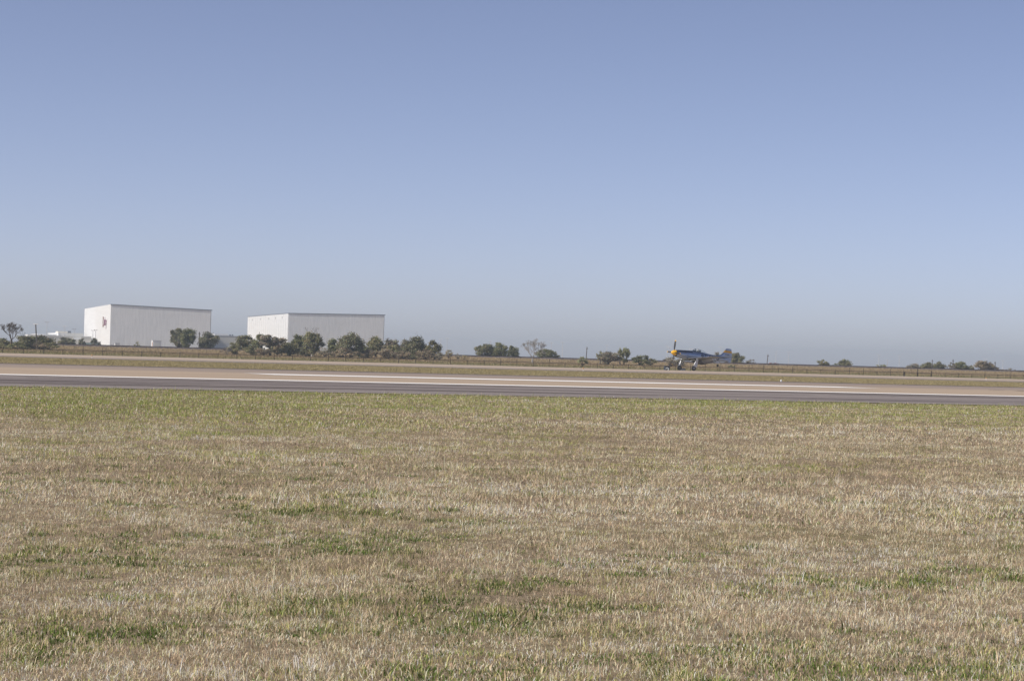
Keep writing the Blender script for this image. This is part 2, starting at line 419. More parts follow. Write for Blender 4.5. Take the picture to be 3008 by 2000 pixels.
def local_box(root, name, m, a, b): return MB().box(a, b).obj(name, m, root)
def yard_box(name, label, cat, px0, px1, ytop, depth, dlen, m, extra=None, zbot=-.6):
    p0, p1 = PD(px0, ytop, depth), PD(px1, ytop, depth)
    L = (p1 - p0).xy.length; H = p0.z - ZB
    root = empty(name, (p0.x, p0.y, ZB), math.atan2(UR.y, UR.x)); tag(root, label, cat)
    MB().box((0, 0, zbot), (L, dlen, H)).obj("body", m, root)
    MB().box((-.15, -.15, H + .002), (L + .15, dlen + .15, H + .22)).obj("roof", galv, root)
    if extra: extra(root, L, H)
    return root
def ex_shed(root, L, H):
    MB().box((-.03, .8, .4), (-.002, 2.6, H * .8)).obj("rust_patch", rust, root)
    MB().box((.5, -.05, .0), (L - .5, -.002, H - .8)).obj("door", pale_grey, root)
yard_box("loading_shed", "white loading shed with rust patch against the lettered warehouse", "shed", 449, 474, 1000.5, 1088, 6.5, white_wall, ex_shed)
def ex_small(root, L, H): MB().box((.3, -.05, .0), (L - .3, -.002, H - .4)).obj("door", pale_grey, root)
yard_box("equipment_box", "small pale equipment box at foot of the lettered warehouse", "box", 338, 352, 1008, 1090, 3.0, white_wall, ex_small)

# low buildings
def low_building_west():
    d = 1180
    p0 = PD(112, 985.5, d)
    root = empty("low_building", (p0.x, p0.y, ZB), math.atan2(UR.y, UR.x))
    tag(root, "long low white and beige building beside the lettered warehouse", "building")
    def q(px, py, dd):       # pixel -> local x, z on the front plane
        p = PD(px, py, dd); v_ = (p - Vector((p0.x, p0.y, ZB)))
        return v_.dot(UR), v_.z
    x1, z1 = q(246, 985, d + 6); x0, z0 = 0.0, q(112, 985.5, d)[1]
    MB().box((0, 0, -.6), (x1 + 4, 40, z0)).obj("front_hall", beige, root)
    MB().box((-.2, -.2, z0 + .002), (x1 + 4, 40.2, z0 + .3)).obj("roof_edge", galv, root)
    xa, za = q(174, 977, d + 8); xb, zb = q(247, 977, d + 10)
    MB().box((xa, 8, z0 + .3), (xb, 90, za)).obj("upper_hall", pale_grey, root)
    MB().box((xa - .25, 7.8, z0 + .3), (xa - .004, 90, za - .05)).obj("lit_wall", white_wall, root)
    xc, zc = q(114, 981, d + 40)
    MB().box((xc - 2, 20, z0 + .3), (xa - .3, 78, zc)).obj("side_hall", white_wall, root)
    xe, ze = q(174, 972.5, d + 10); xf, _ = q(203, 972.5, d + 10)
    MB().box((xe, 16, za + .01), (xf, 34, ze)).obj("roof_plant", beige, root)
    MB().box((xf + .4, 18, za + .01), (xf + 2.0, 20, za + 1.1)).obj("roof_fan", navy_trim, root)
    xg, zg_ = q(219, 985.5, d); xh, _ = q(240, 985.5, d)
    MB().box((xg, -3, -.6), (xh, -.01, z0 - .4)).obj("loading_bay", white_wall, root)
    xi, zi = q(136, 993, d); xj, _ = q(290, 993, d)
    MB().box((xi, -9, -.6), (xj, -3.5, zi - .4)).obj("grey_annex", pale_grey, root)
    # sloping white parapet at the far end
    xk, zk = q(79, 982, d + 10); xl, _ = q(111, 982, d + 10)
    MB().box((xk, 6, -.6), (xl - .1, 30, zk)).obj("end_hall", white_wall, root)
low_building_west()
green_paint = mat_noisy("faded_green_paint", (.30, .42, .36), (.38, .50, .43), 1.0, .7, 0)
def ex_cont(root, L, H):
    n = max(3, int(L / 1.2))
    for i in range(n):
        x = L * (i + .5) / n
        MB().box((x - .12, -.07, .1), (x + .12, -.003, H - .1)).obj("rib", green_paint, root)
yard_box("shipping_container", "faded green shipping container behind the small round trees", "container", 244, 291, 1006.5, 1085, 2.5, green_paint, ex_cont)
def low_building_east():
    d = 1195
    p0 = PD(612, 985.5, d)
    root = empty("low_building", (p0.x, p0.y, ZB), math.atan2(UR.y, UR.x))
    tag(root, "low beige building with rooftop units between the two warehouses", "building")
    p1 = PD(722, 986.5, d + 8); L = (p1 - p0).xy.length; H = p0.z - ZB
    MB().box((0, 0, H * .52), (L, 50, H)).obj("upper_wall", beige, root)
    MB().box((.02, .05, -.6), (L, 50, H * .52 - .01)).obj("lower_wall", pale_grey, root)
    MB().box((-.1, -.1, H + .002), (L, 50, H + .25)).obj("roof_edge", galv, root)
    MB().box((L * .2, 6, H + .26), (L * .56, 16, H + 1.1)).obj("roof_unit", white_wall, root)
    for u in (.60, .66): MB().box((L * u, 7, H + .26), (L * u + .7, 8, H + 1.0)).obj("roof_flue", navy_trim, root)
    for u in (.86,): MB().box((L * u, -2.5, H * .15), (L * u + 3, -.3, H * .8)).obj("white_tank", white_wall, root)
low_building_east()

# ---------------------------------------------------------------- trees
bark_dark = mat_noisy("dark_bark", (.07, .055, .045), (.13, .105, .085), 3.0, .9, .5, .03)
bark_pale = mat_noisy("pale_bark", (.25, .24, .235), (.36, .345, .335), 3.0, .9, .5, .03)
bark_grey = mat_noisy("grey_bark", (.14, .12, .11), (.22, .195, .18), 3.0, .9, .5, .03)
KINDS = {  # leaf colours
    'dark': (.19, .185, .115), 'green': (.195, .20, .105), 'olive': (.24, .23, .13), 'light': (.28, .28, .16),
    'grey': (.28, .255, .195), 'brown': (.275, .23, .16), 'yellow': (.36, .31, .18)}
def leaves(rg, C, Rr, n, size, base, up=0.25):
    """n leaf quads in clumps: C (k,3) clump centres, Rr (k,3) clump radii"""
    k = len(C); idx = rg.integers(0, k, n)
    d = rg.normal(size=(n, 3)); d /= np.linalg.norm(d, axis=1)[:, None]
    rad = rg.uniform(.05, 1.0, n) ** .45 * (1 + .24 * rg.normal(size=n))
    p = C[idx] + d * Rr[idx] * rad[:, None]
    nrm = d * .75 + rg.normal(size=(n, 3)) * .55 + np.array([0, 0, up]); nrm /= np.linalg.norm(nrm, axis=1)[:, None]
    a = np.cross(nrm, rg.normal(size=(n, 3))); a /= np.linalg.norm(a, axis=1)[:, None]; b = np.cross(nrm, a)
    s = size * rg.uniform(.6, 1.35, n)
    a *= s[:, None]; b *= (s * rg.uniform(.45, .8, n))[:, None]
    V = np.stack([p - a, p + b, p + a, p - b], 1).reshape(-1, 3)
    F = np.arange(4 * n).reshape(n, 4)
    clump = rg.uniform(.62, 1.4, k)[idx] * rg.uniform(.65, 1.35, n)
    c = np.array(base)[None] * clump[:, None] * (1 + rg.normal(size=(n, 3)) * np.array([.10, .05, .10]))
    C4 = np.repeat(np.clip(c, .01, .6), 4, 0)
    return V, F, C4
def branches(mb, rg, p, d, L, r, depth, spread=.55, nch=(2, 3), rmin=.02, up=.25):
    n = 2; q = p
    for i in range(n):
        d2 = (d + Vector(rg.normal(size=3)) * .14 + Vector((0, 0, up * .15))).normalized()
        e = q + d2 * L / n
        ra = max(rmin, r * (1 - .3 * i / n)); rb = max(rmin, r * (1 - .3 * (i + 1) / n))
        mb.tube(q, e, ra, rb, 5 if depth > 2 else 3, False); q = e; d = d2
    if depth == 0: return
    for _ in range(rg.integers(nch[0], nch[1] + 1)):
        v_ = (d + Vector(rg.normal(size=3)) * spread + Vector((0, 0, up))).normalized()
        branches(mb, rg, q, v_, L * rg.uniform(.62, .85), r * .62, depth - 1, spread, nch, rmin, up)
TREE_N = [0]
def row_t(t_):           # rows in front of the railway stand on the foot of its slope
    return 382.0 if t_ == 344 else (405.0 + (t_ - 344) * .45 if t_ < 420 else t_)
def tree(label, px, ytop, wpx, t_, kind, group=None, cb=.22, name="broadleaf_tree", lean=0.0, bark=None, dens=1.0, zbase=None, cat="tree", flat=1.0, open_=0.0):
    t_ = row_t(t_); TREE_N[0] += 1; rg = np.random.default_rng(100 + TREE_N[0] * 13)
    top = P(px, ytop, t_); zb = zg(t_) if zbase is None else zbase
    dist = top.y; W = wpx * (1.28 if name == 'bush' else 1.1) * dist / FPX; H = max(.5, top.z - zb)
    root = empty(name, (top.x, top.y, zb)); tag(root, label, cat, group)
    bark = bark or bark_dark; cb = cb * .55 if cb < .3 else cb
    # trunk and limbs
    mb = MB(); base = Vector((0, 0, -.1)); lx = lean * H
    fork = Vector((lx * .6, 0, H * max(cb, .12) * 1.15))
    r0 = max(.06, .035 * H + .02 * W)
    mid = (base + fork) / 2 + Vector((rg.normal() * .05 * H * .3, rg.normal() * .05 * H * .3, 0))
    mb.tube(base, mid, r0 * 1.25, r0, 7, False); mb.tube(mid, fork, r0, r0 * .82, 7, False)
    nl = 17 + int(W * H * .6); nl = min(nl, 40)
    cz = H * (cb + 1) / 2; hz = H * (1 - cb) / 2
    C, Rr = [], []
    for i in range(nl):
        for _ in range(30):
            u = rg.uniform(-1, 1, 3)
            if np.linalg.norm(u) < 1: break
        rr = rg.uniform(.17, .40)
        if i < 5: u = np.array([math.cos(i * 1.257 + .4), math.sin(i * 1.257 + .4), rg.uniform(-.25, .35)]) * .72
        if i == 5: u = np.array([.0, 0, .70])
        c = u * (1.0 - rr * .45)
        zfac = hz * flat
        C.append((c[0] * W / 2 + lx, c[1] * W / 2, cz + c[2] * zfac))
        Rr.append((rr * W / 2 * 1.05, rr * W / 2 * 1.05, rr * zfac * .95))
    C = np.array(C); Rr = np.array(Rr)
    topz = (C[:, 2] + Rr[:, 2]).max(); C[:, 2] += max(-.1, min(.4 * H, H * .985 - topz))
    for i in range(min(nl, 9)):
        e = Vector(C[i]); m_ = fork.lerp(e, .5) + Vector((0, 0, -.06 * H))
        mb.tube(fork, m_, r0 * .55, r0 * .35, 5, False); mb.tube(m_, e, r0 * .35, r0 * .12, 4, False)
    mb.obj("trunk", bark, root)
    n = int(np.clip(340 * W * H * dens, 260, 6500))
    sz = float(np.clip(.036 * math.sqrt(W * H) , .08, .155))
    V, F, C4 = leaves(rg, C, Rr, n, sz, KINDS[kind])
    bulk_mesh("crown", V, F, C4, M['leaf'], root)
    if open_ > 0:      # bare twigs standing out of the crown
        tb = MB()
        for i in range(int(14 * open_)):
            a = rg.uniform(0, 6.28); e = Vector(C[rg.integers(0, nl)])
            branches(tb, rg, e, Vector((math.cos(a) * .6, math.sin(a) * .6, .8)).normalized(), H * .16, .035, 2, .6, (2, 3), .014)
        tag(tb.obj("bare_twigs", bark_pale, root), kind="stuff")
    return root
def bare_tree(label, px, ytop, t_, bark, wfac=.6, seed=1, depth=6, trunkf=.3, name="bare_tree", up=.28, leafy=None, r0f=.03):
    rg = np.random.default_rng(seed); t_ = row_t(t_)
    top = P(px, ytop, t_); zb = zg(t_); H = top.z - zb
    root = empty(name, (top.x, top.y, zb)); tag(root, label, "tree")
    mb = MB(); r0 = r0f * H
    fork = Vector((0, 0, H * trunkf)); mb.tube((0, 0, -.1), fork, r0 * 1.3, r0, 8, False)
    bm_ = MB()
    nlimb = 5
    for i in range(nlimb):
        a = i * 6.283 / nlimb + rg.uniform(-.3, .3); k = wfac * rg.uniform(.6, 1.15)
        branches(bm_, rg, fork, Vector((math.cos(a) * k, math.sin(a) * k, .75)).normalized(), H * .24, r0 * .55, depth - 1, .45, (2, 3), .017, up)
    mz = max(v_[2] for v_ in bm_.v); k = (H - fork.z) / (mz - fork.z)
    bm_.v = [(x * k, y * k, fork.z + (z - fork.z) * k) for x, y, z in bm_.v]
    mb.obj("trunk", bark, root); bm_.obj("branches", bark, root)
    if leafy:
        pts = np.array(bm_.v); pts = pts[pts[:, 2] > H * .45]; idx = rg.integers(0, len(pts), 60)
        V, F, C4 = leaves(rg, pts[idx], np.full((60, 3), .22), 700, .06, KINDS[leafy]); bulk_mesh("crown", V, F, C4, M['leaf'], root)
    return root

TF, TB = 372.0, 486.0         # rows in front of and behind the embankment
g_far = "trees along the railway embankment"
# west end
bare_tree("dark leafless spreading tree standing in shrubs at the fence", 35, 944, 352, bark_dark, .85, 11, 7, .34, r0f=.034)
tree("dark rounded bush behind the dark leafless tree's trunk", 8, 992, 62, 368, 'dark', cb=.02, name="bush", cat="bush")
tree("broad dark shrub beside the leaning timber pole", 100, 983, 96, 366, 'dark', cb=.02, name="bush", cat="bush")
tree("brownish thin shrub under the leaning timber pole", 118, 1003, 44, 350, 'brown', cb=.0, name="bush", cat="bush", dens=.7)
tree("low olive shrub at the open end of the shrub row", 146, 1004, 50, 352, 'olive', cb=.0, name="bush", cat="bush")
tree("low olive shrub at the dark leafless tree's foot", 52, 1004, 60, 350, 'green', cb=.0, name="bush", cat="bush")
tree("small dark shrub growing against the fence by dark leafless tree", 2, 1008, 40, 348, 'olive', cb=.0, name="bush", cat="bush")
tree("wide dark clipped evergreen before the low white building", 196, 990, 54, 640, 'dark', cb=.12)
tree("small round dark tree before the low white building's loading bay", 241, 991, 20, 640, 'dark', cb=.2)
tree("small dark upright tree before the lettered warehouse's sunlit wall", 277, 991, 22, 640, 'dark', cb=.15)
tree("tiny dark sapling before the lettered warehouse's sunlit wall", 292, 1002, 12, 640, 'dark', cb=.25, name="sapling")
tree("sparse pale sapling before the lettered warehouse's grey front", 403, 1002, 22, 560, 'light', cb=.1, dens=.35, name="sapling")
tree("large dark round oak before the lettered warehouse's grey front", 528, 962, 60, 540, 'dark', cb=.2)
tree("dark oak crown touching the large oak at the warehouse front", 553, 962, 50, 535, 'green', cb=.22)
tree("dark round oak at the grey corner of the lettered warehouse", 612, 971, 62, 540, 'dark', cb=.16)
# middle mass
bare_tree("small leaning leafless bush beside the fence near low beige building", 668, 1018, 350, bark_grey, 1.2, 31, 6, .12, name="bare_bush")
tree("olive shrub beside the leaning leafless bush", 690, 1005, 44, 372, 'olive', cb=.05, name="bush", cat="bush")
tree("dark tree at the panelled warehouse's sunlit corner", 726, 982, 62, TF + 40, 'dark', cb=.22)
tree("dark round tree in front of the panelled sunlit side", 762, 980, 42, TF + 30, 'green', cb=.22)
tree("greyish tree with slanting dark trunk by the fence", 796, 982, 56, 356, 'grey', cb=.34, lean=-.08)
tree("brown thin tree before the panelled warehouse's near corner", 828, 990, 46, 372, 'brown', cb=.2, dens=.8)
tree("olive shrub below the panelled warehouse's near corner", 852, 1005, 52, 358, 'olive', cb=.02, name="bush", cat="bush")
tree("green tree before the grey front of the panelled warehouse", 884, 981, 52, 392, 'green', cb=.2)
tree("yellowing tree with bare pale twigs sticking out of its crown", 920, 973, 62, 360, 'olive', cb=.25, dens=.75, open_=1.6, bark=bark_pale)
tree("sparse grey shrub between yellowing tree and broad oak", 955, 1018, 40, 352, 'grey', cb=.0, name="bush", cat="bush", dens=.35)
tree("small green tree leaning on the broad oak", 984, 992, 46, 380, 'green', cb=.12)
tree("broad dark oak before the middle of the panelled warehouse", 1032, 977, 78, 360, 'dark', cb=.16)
tree("brownish undergrowth shrub at the broad oak's foot", 1010, 1020, 70, 352, 'brown', cb=.0, name="bush", cat="bush", dens=.8)
tree("light green tree at the far grey corner of the panelled warehouse", 1105, 986, 58, 392, 'olive', cb=.1)
tree("dull green tree just past the panelled warehouse", 1148, 994, 52, 388, 'grey', cb=.15)
tree("rounded brown shrub against the fence before the dull trees", 1138, 1023, 56, 352, 'brown', cb=.0, name="bush", cat="bush")
tree("tall tree with uneven open crown past the panelled warehouse", 1218, 985, 66, 384, 'dark', cb=.14, dens=.9, open_=.3)
tree("dull tree beside the tall one with uneven crown", 1190, 995, 40, 394, 'grey', cb=.1)
tree("last tree of the warehouse row with drooping edge", 1278, 998, 46, 374, 'olive', cb=.1)
tree("brown shrub at the foot of the warehouse row's last tree", 1250, 1024, 48, 356, 'brown', cb=.0, name="bush", cat="bush")
tree("grey brown shrub against the fence in the warehouse row", 1188, 1028, 40, 352, 'brown', cb=.0, name="bush", cat="bush")
tree("olive shrub between brown shrubs against the fence", 1212, 1040, 30, 350, 'olive', cb=.0, name="bush", cat="bush")
tree("pale yellow sparse bush near the white lamp pole", 1319, 1026, 20, 400, 'yellow', cb=.0, dens=.6, name="bush", cat="bush")
tree("low grey twiggy bush on the dry embankment slope", 1344, 1036, 18, 405, 'grey', cb=.0, dens=.4, name="bush", cat="bush")
tree("low yellowish bush on the dry embankment slope", 1365, 1043, 20, 400, 'yellow', cb=.0, dens=.5, name="bush", cat="bush")
for px_, yt_, w_, tt_, k_, lb_ in ((742, 1012, 46, 362, 'olive', "olive undergrowth shrub below the dark tree at the sunlit corner"), (775, 1020, 40, 356, 'brown', "brown undergrowth shrub beside the slanting dark trunk"),
        (900, 1016, 46, 368, 'dark', "dark undergrowth shrub behind the yellowing tree"), (1066, 1010, 44, 378, 'green', "green shrub hugging the broad oak's lit flank"), (1082, 1024, 44, 356, 'brown', "brown shrub between broad oak and light green tree"),
        (1240, 1008, 40, 392, 'dark', "dark filler tree behind the tall uneven crown"), (1160, 1012, 46, 372, 'olive', "olive shrub joining the dull trees past the warehouse"), (1290, 1034, 36, 360, 'grey', "grey shrub at the drooping tree's foot"),
        (815, 1010, 50, 388, 'dark', "dark shrub filling the gap behind the slanting trunk")):
    tree(lb_, px_, yt_, w_, tt_, k_, cb=.0, name="bush", cat="bush")
# dome clump
tree("dark dome tree at the edge of the dense clump on the embankment", 1425, 1009, 52, TB, 'dark', cb=.02)
tree("tallest green dome in the dense clump on the embankment", 1468, 1004, 56, TB - 2, 'green', cb=.02)
tree("lower green dome in the dense clump next to pale leafless tree", 1507, 1014, 36, TB, 'green', cb=.02)
bare_tree("pale leafless spreading tree with forked trunk at the fence", 1566, 992, 352, bark_pale, .75, 5, 7, .2, r0f=.028)
tree("low spreading tree behind the pale leafless tree", 1600, 1023, 56, TB, 'green', cb=.05)
tree("low green tree beside the lone white lamp pole", 1628, 1035, 34, TB, 'olive', cb=.05)
tree("flat distant bush beside the bright green fence bush", 1690, 1051, 26, TB + 20, 'light', cb=.0, name="bush", cat="bush")
tree("small bright green bush on a stem at the fence", 1712, 1046, 26, 344, 'light', cb=.25, name="bush", cat="bush")
tree("thin light crown standing over the greyish round bush", 1764, 1029, 26, 376, 'light', cb=.3, dens=.5)
tree("greyish brown round bush against the fence", 1788, 1031, 56, 360, 'grey', cb=.0, name="bush", cat="bush", dens=1.1)
tree("tall light green tree with two ragged tops at the fence", 1834, 1020, 36, 366, 'light', cb=.15, dens=.8)
tree("ragged slim top of the light green tree", 1822, 1019, 16, 372, 'light', cb=.4, dens=.6)
tree("dark green round bush between light tree and number sign", 1884, 1042, 46, 358, 'green', cb=.0, name="bush", cat="bush")
tree("paler bush leaning on the dark green round bush", 1912, 1052, 30, 362, 'olive', cb=.0, name="bush", cat="bush")
tree("sparse bush behind the black number sign", 1972, 1046, 44, 352, 'grey', cb=.0, name="bush", cat="bush", dens=.6)
tree("thin greyish bush behind the propeller", 1995, 1052, 36, 356, 'grey', cb=.0, name="bush", cat="bush", dens=.5)
tree("pale thin tree top behind the fuselage", 2109, 1031, 26, TB, 'grey', cb=.1, dens=.55)
tree("tree just behind the yellow banded tail", 2165, 1034, 44, TB, 'olive', cb=.05)
tree("small thin tree behind the rudder", 2135, 1038, 30, TB + 8, 'grey', cb=.1, dens=.7)
tree("sparse bush at the end of the dark brush past the tail", 2206, 1054, 26, TB, 'grey', cb=.0, name="bush", cat="bush", dens=.5)
tree("low dark scrub between tail and the sparse bush", 2182, 1063, 46, TB - 22, 'brown', cb=.0, name="bush", cat="bush")
tree("low scrub at the fence below the tail", 2148, 1070, 24, 352, 'olive', cb=.0, name="bush", cat="bush")
tree("lone small tree on the open stretch of embankment", 2418, 1055, 34, TB, 'olive', cb=.1)
tree("little bush touching the round lone tree", 2454, 1066, 20, TB, 'green', cb=.05, name="bush", cat="bush")
tree("round lone tree on the open stretch of embankment with a little bush", 2481, 1054, 40, TB, 'olive', cb=.08)
tree("low pale scrub under the thin lamp poles", 2590, 1069, 36, TB, 'light', cb=.0, name="bush", cat="bush", dens=.5)
tree("grey thin bush at the open end of the eastern group", 2684, 1066, 36, TB, 'grey', cb=.0, name="bush", cat="bush", dens=.7)
tree("green tree beside the first dark post of the eastern group", 2722, 1063, 44, TB, 'olive', cb=.05)
tree("green tree between the first two dark posts", 2758, 1060, 38, TB, 'olive', cb=.05)
tree("leafless looking grey tree at the second dark post", 2793, 1063, 34, TB, 'grey', cb=.05, dens=.35, bark=bark_pale)
tree("largest green tree of the eastern group", 2824, 1060, 44, TB, 'green', cb=.05)
tree("low bush joined to the largest tree of the eastern group", 2850, 1072, 26, TB, 'olive', cb=.02, name="bush", cat="bush")
tree("brown tree with uneven top in the eastern group", 2884, 1058, 42, TB, 'brown', cb=.05, dens=.9)
tree("brown tree with open crown beside the third dark post", 2908, 1061, 30, TB, 'brown', cb=.2, dens=.6)
tree("low brown scrub around the third dark post", 2925, 1077, 36, TB, 'brown', cb=.0, name="bush", cat="bush")
tree("sparse low scrub past the third dark post", 2968, 1080, 30, TB, 'grey', cb=.0, name="bush", cat="bush", dens=.4)
tree("low green scrub at the end of the embankment trees", 2996, 1087, 26, TB, 'olive', cb=.0, name="bush", cat="bush")

# ---------------------------------------------------------------- perimeter fence
iron = mat_noisy("weathered_iron", (.06, .045, .035), (.10, .08, .062), 4.0, .8, 0)
T_FENCE = 333.0
def rail_z(px):        # height of the top rail read along the fence
    xs = [0, 258, 1330, 2056, 3008]; ys = [1023.2, 1030.2, 1058.6, 1075.5, 1102.2]
    return P(px, float(np.interp(px, xs, ys)), T_FENCE).z
s0_, s1_ = st(P(-60, 1020, T_FENCE))[0], st(P(3070, 1100, T_FENCE))[0]
RZ = float(np.mean([rail_z(p) for p in (200, 700, 1330, 2056, 2800)]))
fo = empty("perimeter_fence", (*xy(s0_, T_FENCE), zg(T_FENCE)), ALPHA)
tag(fo, "long dark post and rail perimeter fence beyond the second runway", "fence")
gx0, gx1 = st(P(2655, 1090, T_FENCE))[0] - s0_, st(P(2736, 1092, T_FENCE))[0] - s0_
top = RZ - zg(T_FENCE); SP = 3.05
mb = MB()
post = None; x = .4; L_ = s1_ - s0_
while x < L_:
    if not (gx0 + .3 < x < gx1 - .3):
        ex = .42 if random.random() < .35 else .1
        mb = MB().tube((x, 0, -.3), (x, 0, top + ex), .052, .048, 6)
        if ex > .3: mb.tube((x, 0, top + ex), (x, -.18, top + ex + .16), .035, .03, 4)
        mb.obj("post", iron, fo)
    x += SP * random.uniform(.97, 1.03)
for a, b in ((0, gx0), (gx1, L_)):
    n = max(1, int((b - a) / 6)); m_ = MB(); pts = [(a + (b - a) * i / n, 0, top - .02 + random.uniform(-.015, .015)) for i in range(n + 1)]
    for i in range(n): m_.tube(pts[i], pts[i + 1], .042, .042, 5, False)
    m_.obj("top_rail", iron, fo)
    for hz_ in (.25, .6, .95, 1.25):
        m_ = MB(); pts = [(a + (b - a) * i / n, .0, top * hz_ / 1.6 + random.uniform(-.01, .01)) for i in range(n + 1)]
        for i in range(n): m_.tube(pts[i], pts[i + 1], .008, .008, 3, False)
        m_.obj("wire", iron, fo)
gt = empty("fence_gate", (*xy(s0_ + gx0, T_FENCE), zg(T_FENCE)), ALPHA)
tag(gt, "double gate with tall centre post and two rails set in the fence", "gate")
gw = gx1 - gx0
for x_, hh in ((0, top + .35), (gw / 2, top + .95), (gw, top + .35)): MB().tube((x_, 0, -.3), (x_, 0, hh), .09, .085, 8).obj("post", iron, gt)
for a, b in ((.1, gw / 2 - .1), (gw / 2 + .1, gw - .1)):
    m_ = MB()
    for z_ in (top - .05, top - .75): m_.tube((a, 0, z_), (b, 0, z_), .05, .05, 5)
    m_.tube((a, 0, top - .75), (a, 0, top), .045, .045, 5); m_.tube((b, 0, top - .75), (b, 0, top), .045, .045, 5)
    m_.obj("gate_leaf", iron, gt)

# ---------------------------------------------------------------- lamp poles and dark posts beyond the embankment
lamp_white = mat("lamp_housing_white", (.74, .74, .74), .5)
pole_grey = mat("pole_galvanised", (.52, .54, .57), .5, .2)
def flood_pole(px, ytop, t_, label, heads=2, dark=False, group="floodlight poles beyond the railway"):
    p = P(px, ytop, t_); zb = ZB; H = p.z - zb
    root = empty("floodlight_pole", (p.x, p.y, zb)); tag(root, label, "lamp pole", group)
    r = .085 * t_ / 700
    MB().tube((0, 0, -.2), (0, 0, H), r * 1.3, r * .8, 6).obj("pole", pole_grey, root)
    w_ = .5 * t_ / 700
    MB().tube((-w_, 0, H), (w_, 0, H), r * .6, r * .6, 5).obj("crossarm", pole_grey, root)
    hm = iron if dark else lamp_white
    for k in range(heads):
        x_ = w_ * (-.8 + 1.6 * k / max(1, heads - 1))
        q = w_ * .34
        MB().add([(x_ - q, -q, H + .05), (x_ + q, -q, H + .05), (x_ + q, q, H + .05), (x_ - q, q, H + .05),
                  (x_ - q * .7, -q * .6, H + q * .8), (x_ + q * .7, -q * .6, H + q * .8), (x_ + q * .7, q * .6, H + q * .8), (x_ - q * .7, q * .6, H + q * .8)],
                 [(3, 2, 1, 0), (4, 5, 6, 7), (0, 1, 5, 4), (1, 2, 6, 5), (2, 3, 7, 6), (3, 0, 4, 7)]).obj("lamp_head", hm, root)
    return root
LP = "thin pale floodlight pole with white lamp heads beyond the railway"
flood_pole(138, 946.5, 760, "tall grey floodlight pole rising behind the low white building", 2, True, None)
flood_pole(190, 958, 900, "white headed lamp pole on the low white building's far side", 2, False, None)
flood_pole(218, 967, 760, "dark double headed lamp pole before the low white building", 2, True, None)
flood_pole(273, 971, 700, "paired lamp pole before the lettered warehouse's sunlit wall", 2, True, "lamp poles before the sunlit wall")
flood_pole(281, 970, 720, "paired lamp pole before the lettered warehouse's sunlit wall", 2, True, "lamp poles before the sunlit wall")
for px, yt, tt, where in ((1295, 997, 700, "over the drooping last tree of the warehouse row"), (1314, 994, 640, "behind the pale yellow sparse bush"), (1441, 1003, 760, "peeping over the dense dome clump"),
        (1620, 1007, 760, "over the low spreading tree by the pale leafless tree"), (1653, 1006, 640, "standing alone past the low spreading tree"), (1783, 1015, 760, "over the greyish brown round bush"),
        (1960, 1017, 640, "behind the black number sign"), (1967, 1021, 900, "farther off, beside the pole behind the number sign"), (2117, 1020, 760, "over the thin tree top behind the fuselage"), (2030, 1025, 900, "over the engine cowling"),
        (2280, 1033, 760, "rising over the red and white barrier"), (2317, 1035, 680, "standing alone past the red and white barrier"), (2582, 1043, 760, "tallest over the low pale scrub"), (2607, 1057, 760, "shortest over the low pale scrub"),
        (2642, 1047, 700, "between low pale scrub and the eastern trees"), (2894, 1055, 900, "over the uneven topped brown tree"), (2946, 1060, 760, "past the last dark timber pole")):
    flood_pole(px, yt, tt, "thin pale floodlight pole " + where, 2)
timber = mat_noisy("old_timber_post", (.07, .062, .06), (.12, .105, .10), 3, .9, 0)
def timber_pole(px, ytop, ybot, px2, t_, label, cap=None, group=None, r=.13):
    a, b = P(px, ytop, t_), P(px2, ybot, t_); b.z = min(b.z, zg(t_) - .1)
    root = empty("timber_pole", (b.x, b.y, zg(t_))); tag(root, label, "pole", group)
    v_ = a - Vector((b.x, b.y, zg(t_)))
    MB().tube((0, 0, -.2), v_, r, r * .8, 7).obj("shaft", timber, root)
    if cap:
        MB().box((v_.x - .45, v_.y - .1, v_.z), (v_.x + .45, v_.y + .1, v_.z + .12)).obj("crossarm", lamp_white, root)
    else:
        MB().box((v_.x - .25, v_.y - .06, v_.z - .5), (v_.x + .25, v_.y + .06, v_.z - .38)).obj("crossarm", timber, root)
timber_pole(105, 953, 1020, 109, 411, "leaning dark timber pole with pale crossarm among the western shrubs", True, r=.14)
timber_pole(586, 975, 1020, 585, 545, "dark timber pole between the two oaks at the warehouse front", r=.16)
timber_pole(1724.5, 1019, 1048, 1721, 486, "slanting bare timber pole beside the bright green fence bush", r=.12)
timber_pole(2256, 1041, 1071, 2252, 486, "slanting bare timber pole beside the red and white barrier", r=.12)
timber_pole(2739, 1056, 1086, 2737, 480, "dark timber pole among the first eastern trees", r=.11)
timber_pole(2800, 1055, 1088, 2799, 480, "dark timber pole at the grey leafless looking tree", r=.12)
timber_pole(2923, 1062, 1091, 2924, 480, "dark timber pole beside the open crowned brown tree", r=.13)

# red and white barrier frame on the embankment
red_paint = mat("faded_red_paint", (.55, .24, .19), .7)
pa, pb = P(2260, 1066, 470), P(2287, 1066.6, 470)
br = empty("barrier", (pa.x, pa.y, zg(470)), math.atan2((pb - pa).y, (pb - pa).x)); tag(br, "faded red and white barrier frame standing behind the embankment", "barrier")
Lb = (pb - pa).xy.length; Hb = pa.z - zg(470)
for i in range(3): MB().box((Lb * i / 2 - .06, -.06, -.1), (Lb * i / 2 + .06, .06, Hb)).obj("leg", red_paint if i != 1 else lamp_white, br)
for i in range(4): MB().box((Lb * i / 4, -.1, Hb - .16), (Lb * (i + 1) / 4 - .004, -.062, Hb + .04)).obj("board", red_paint if i % 2 == 0 else lamp_white, br)

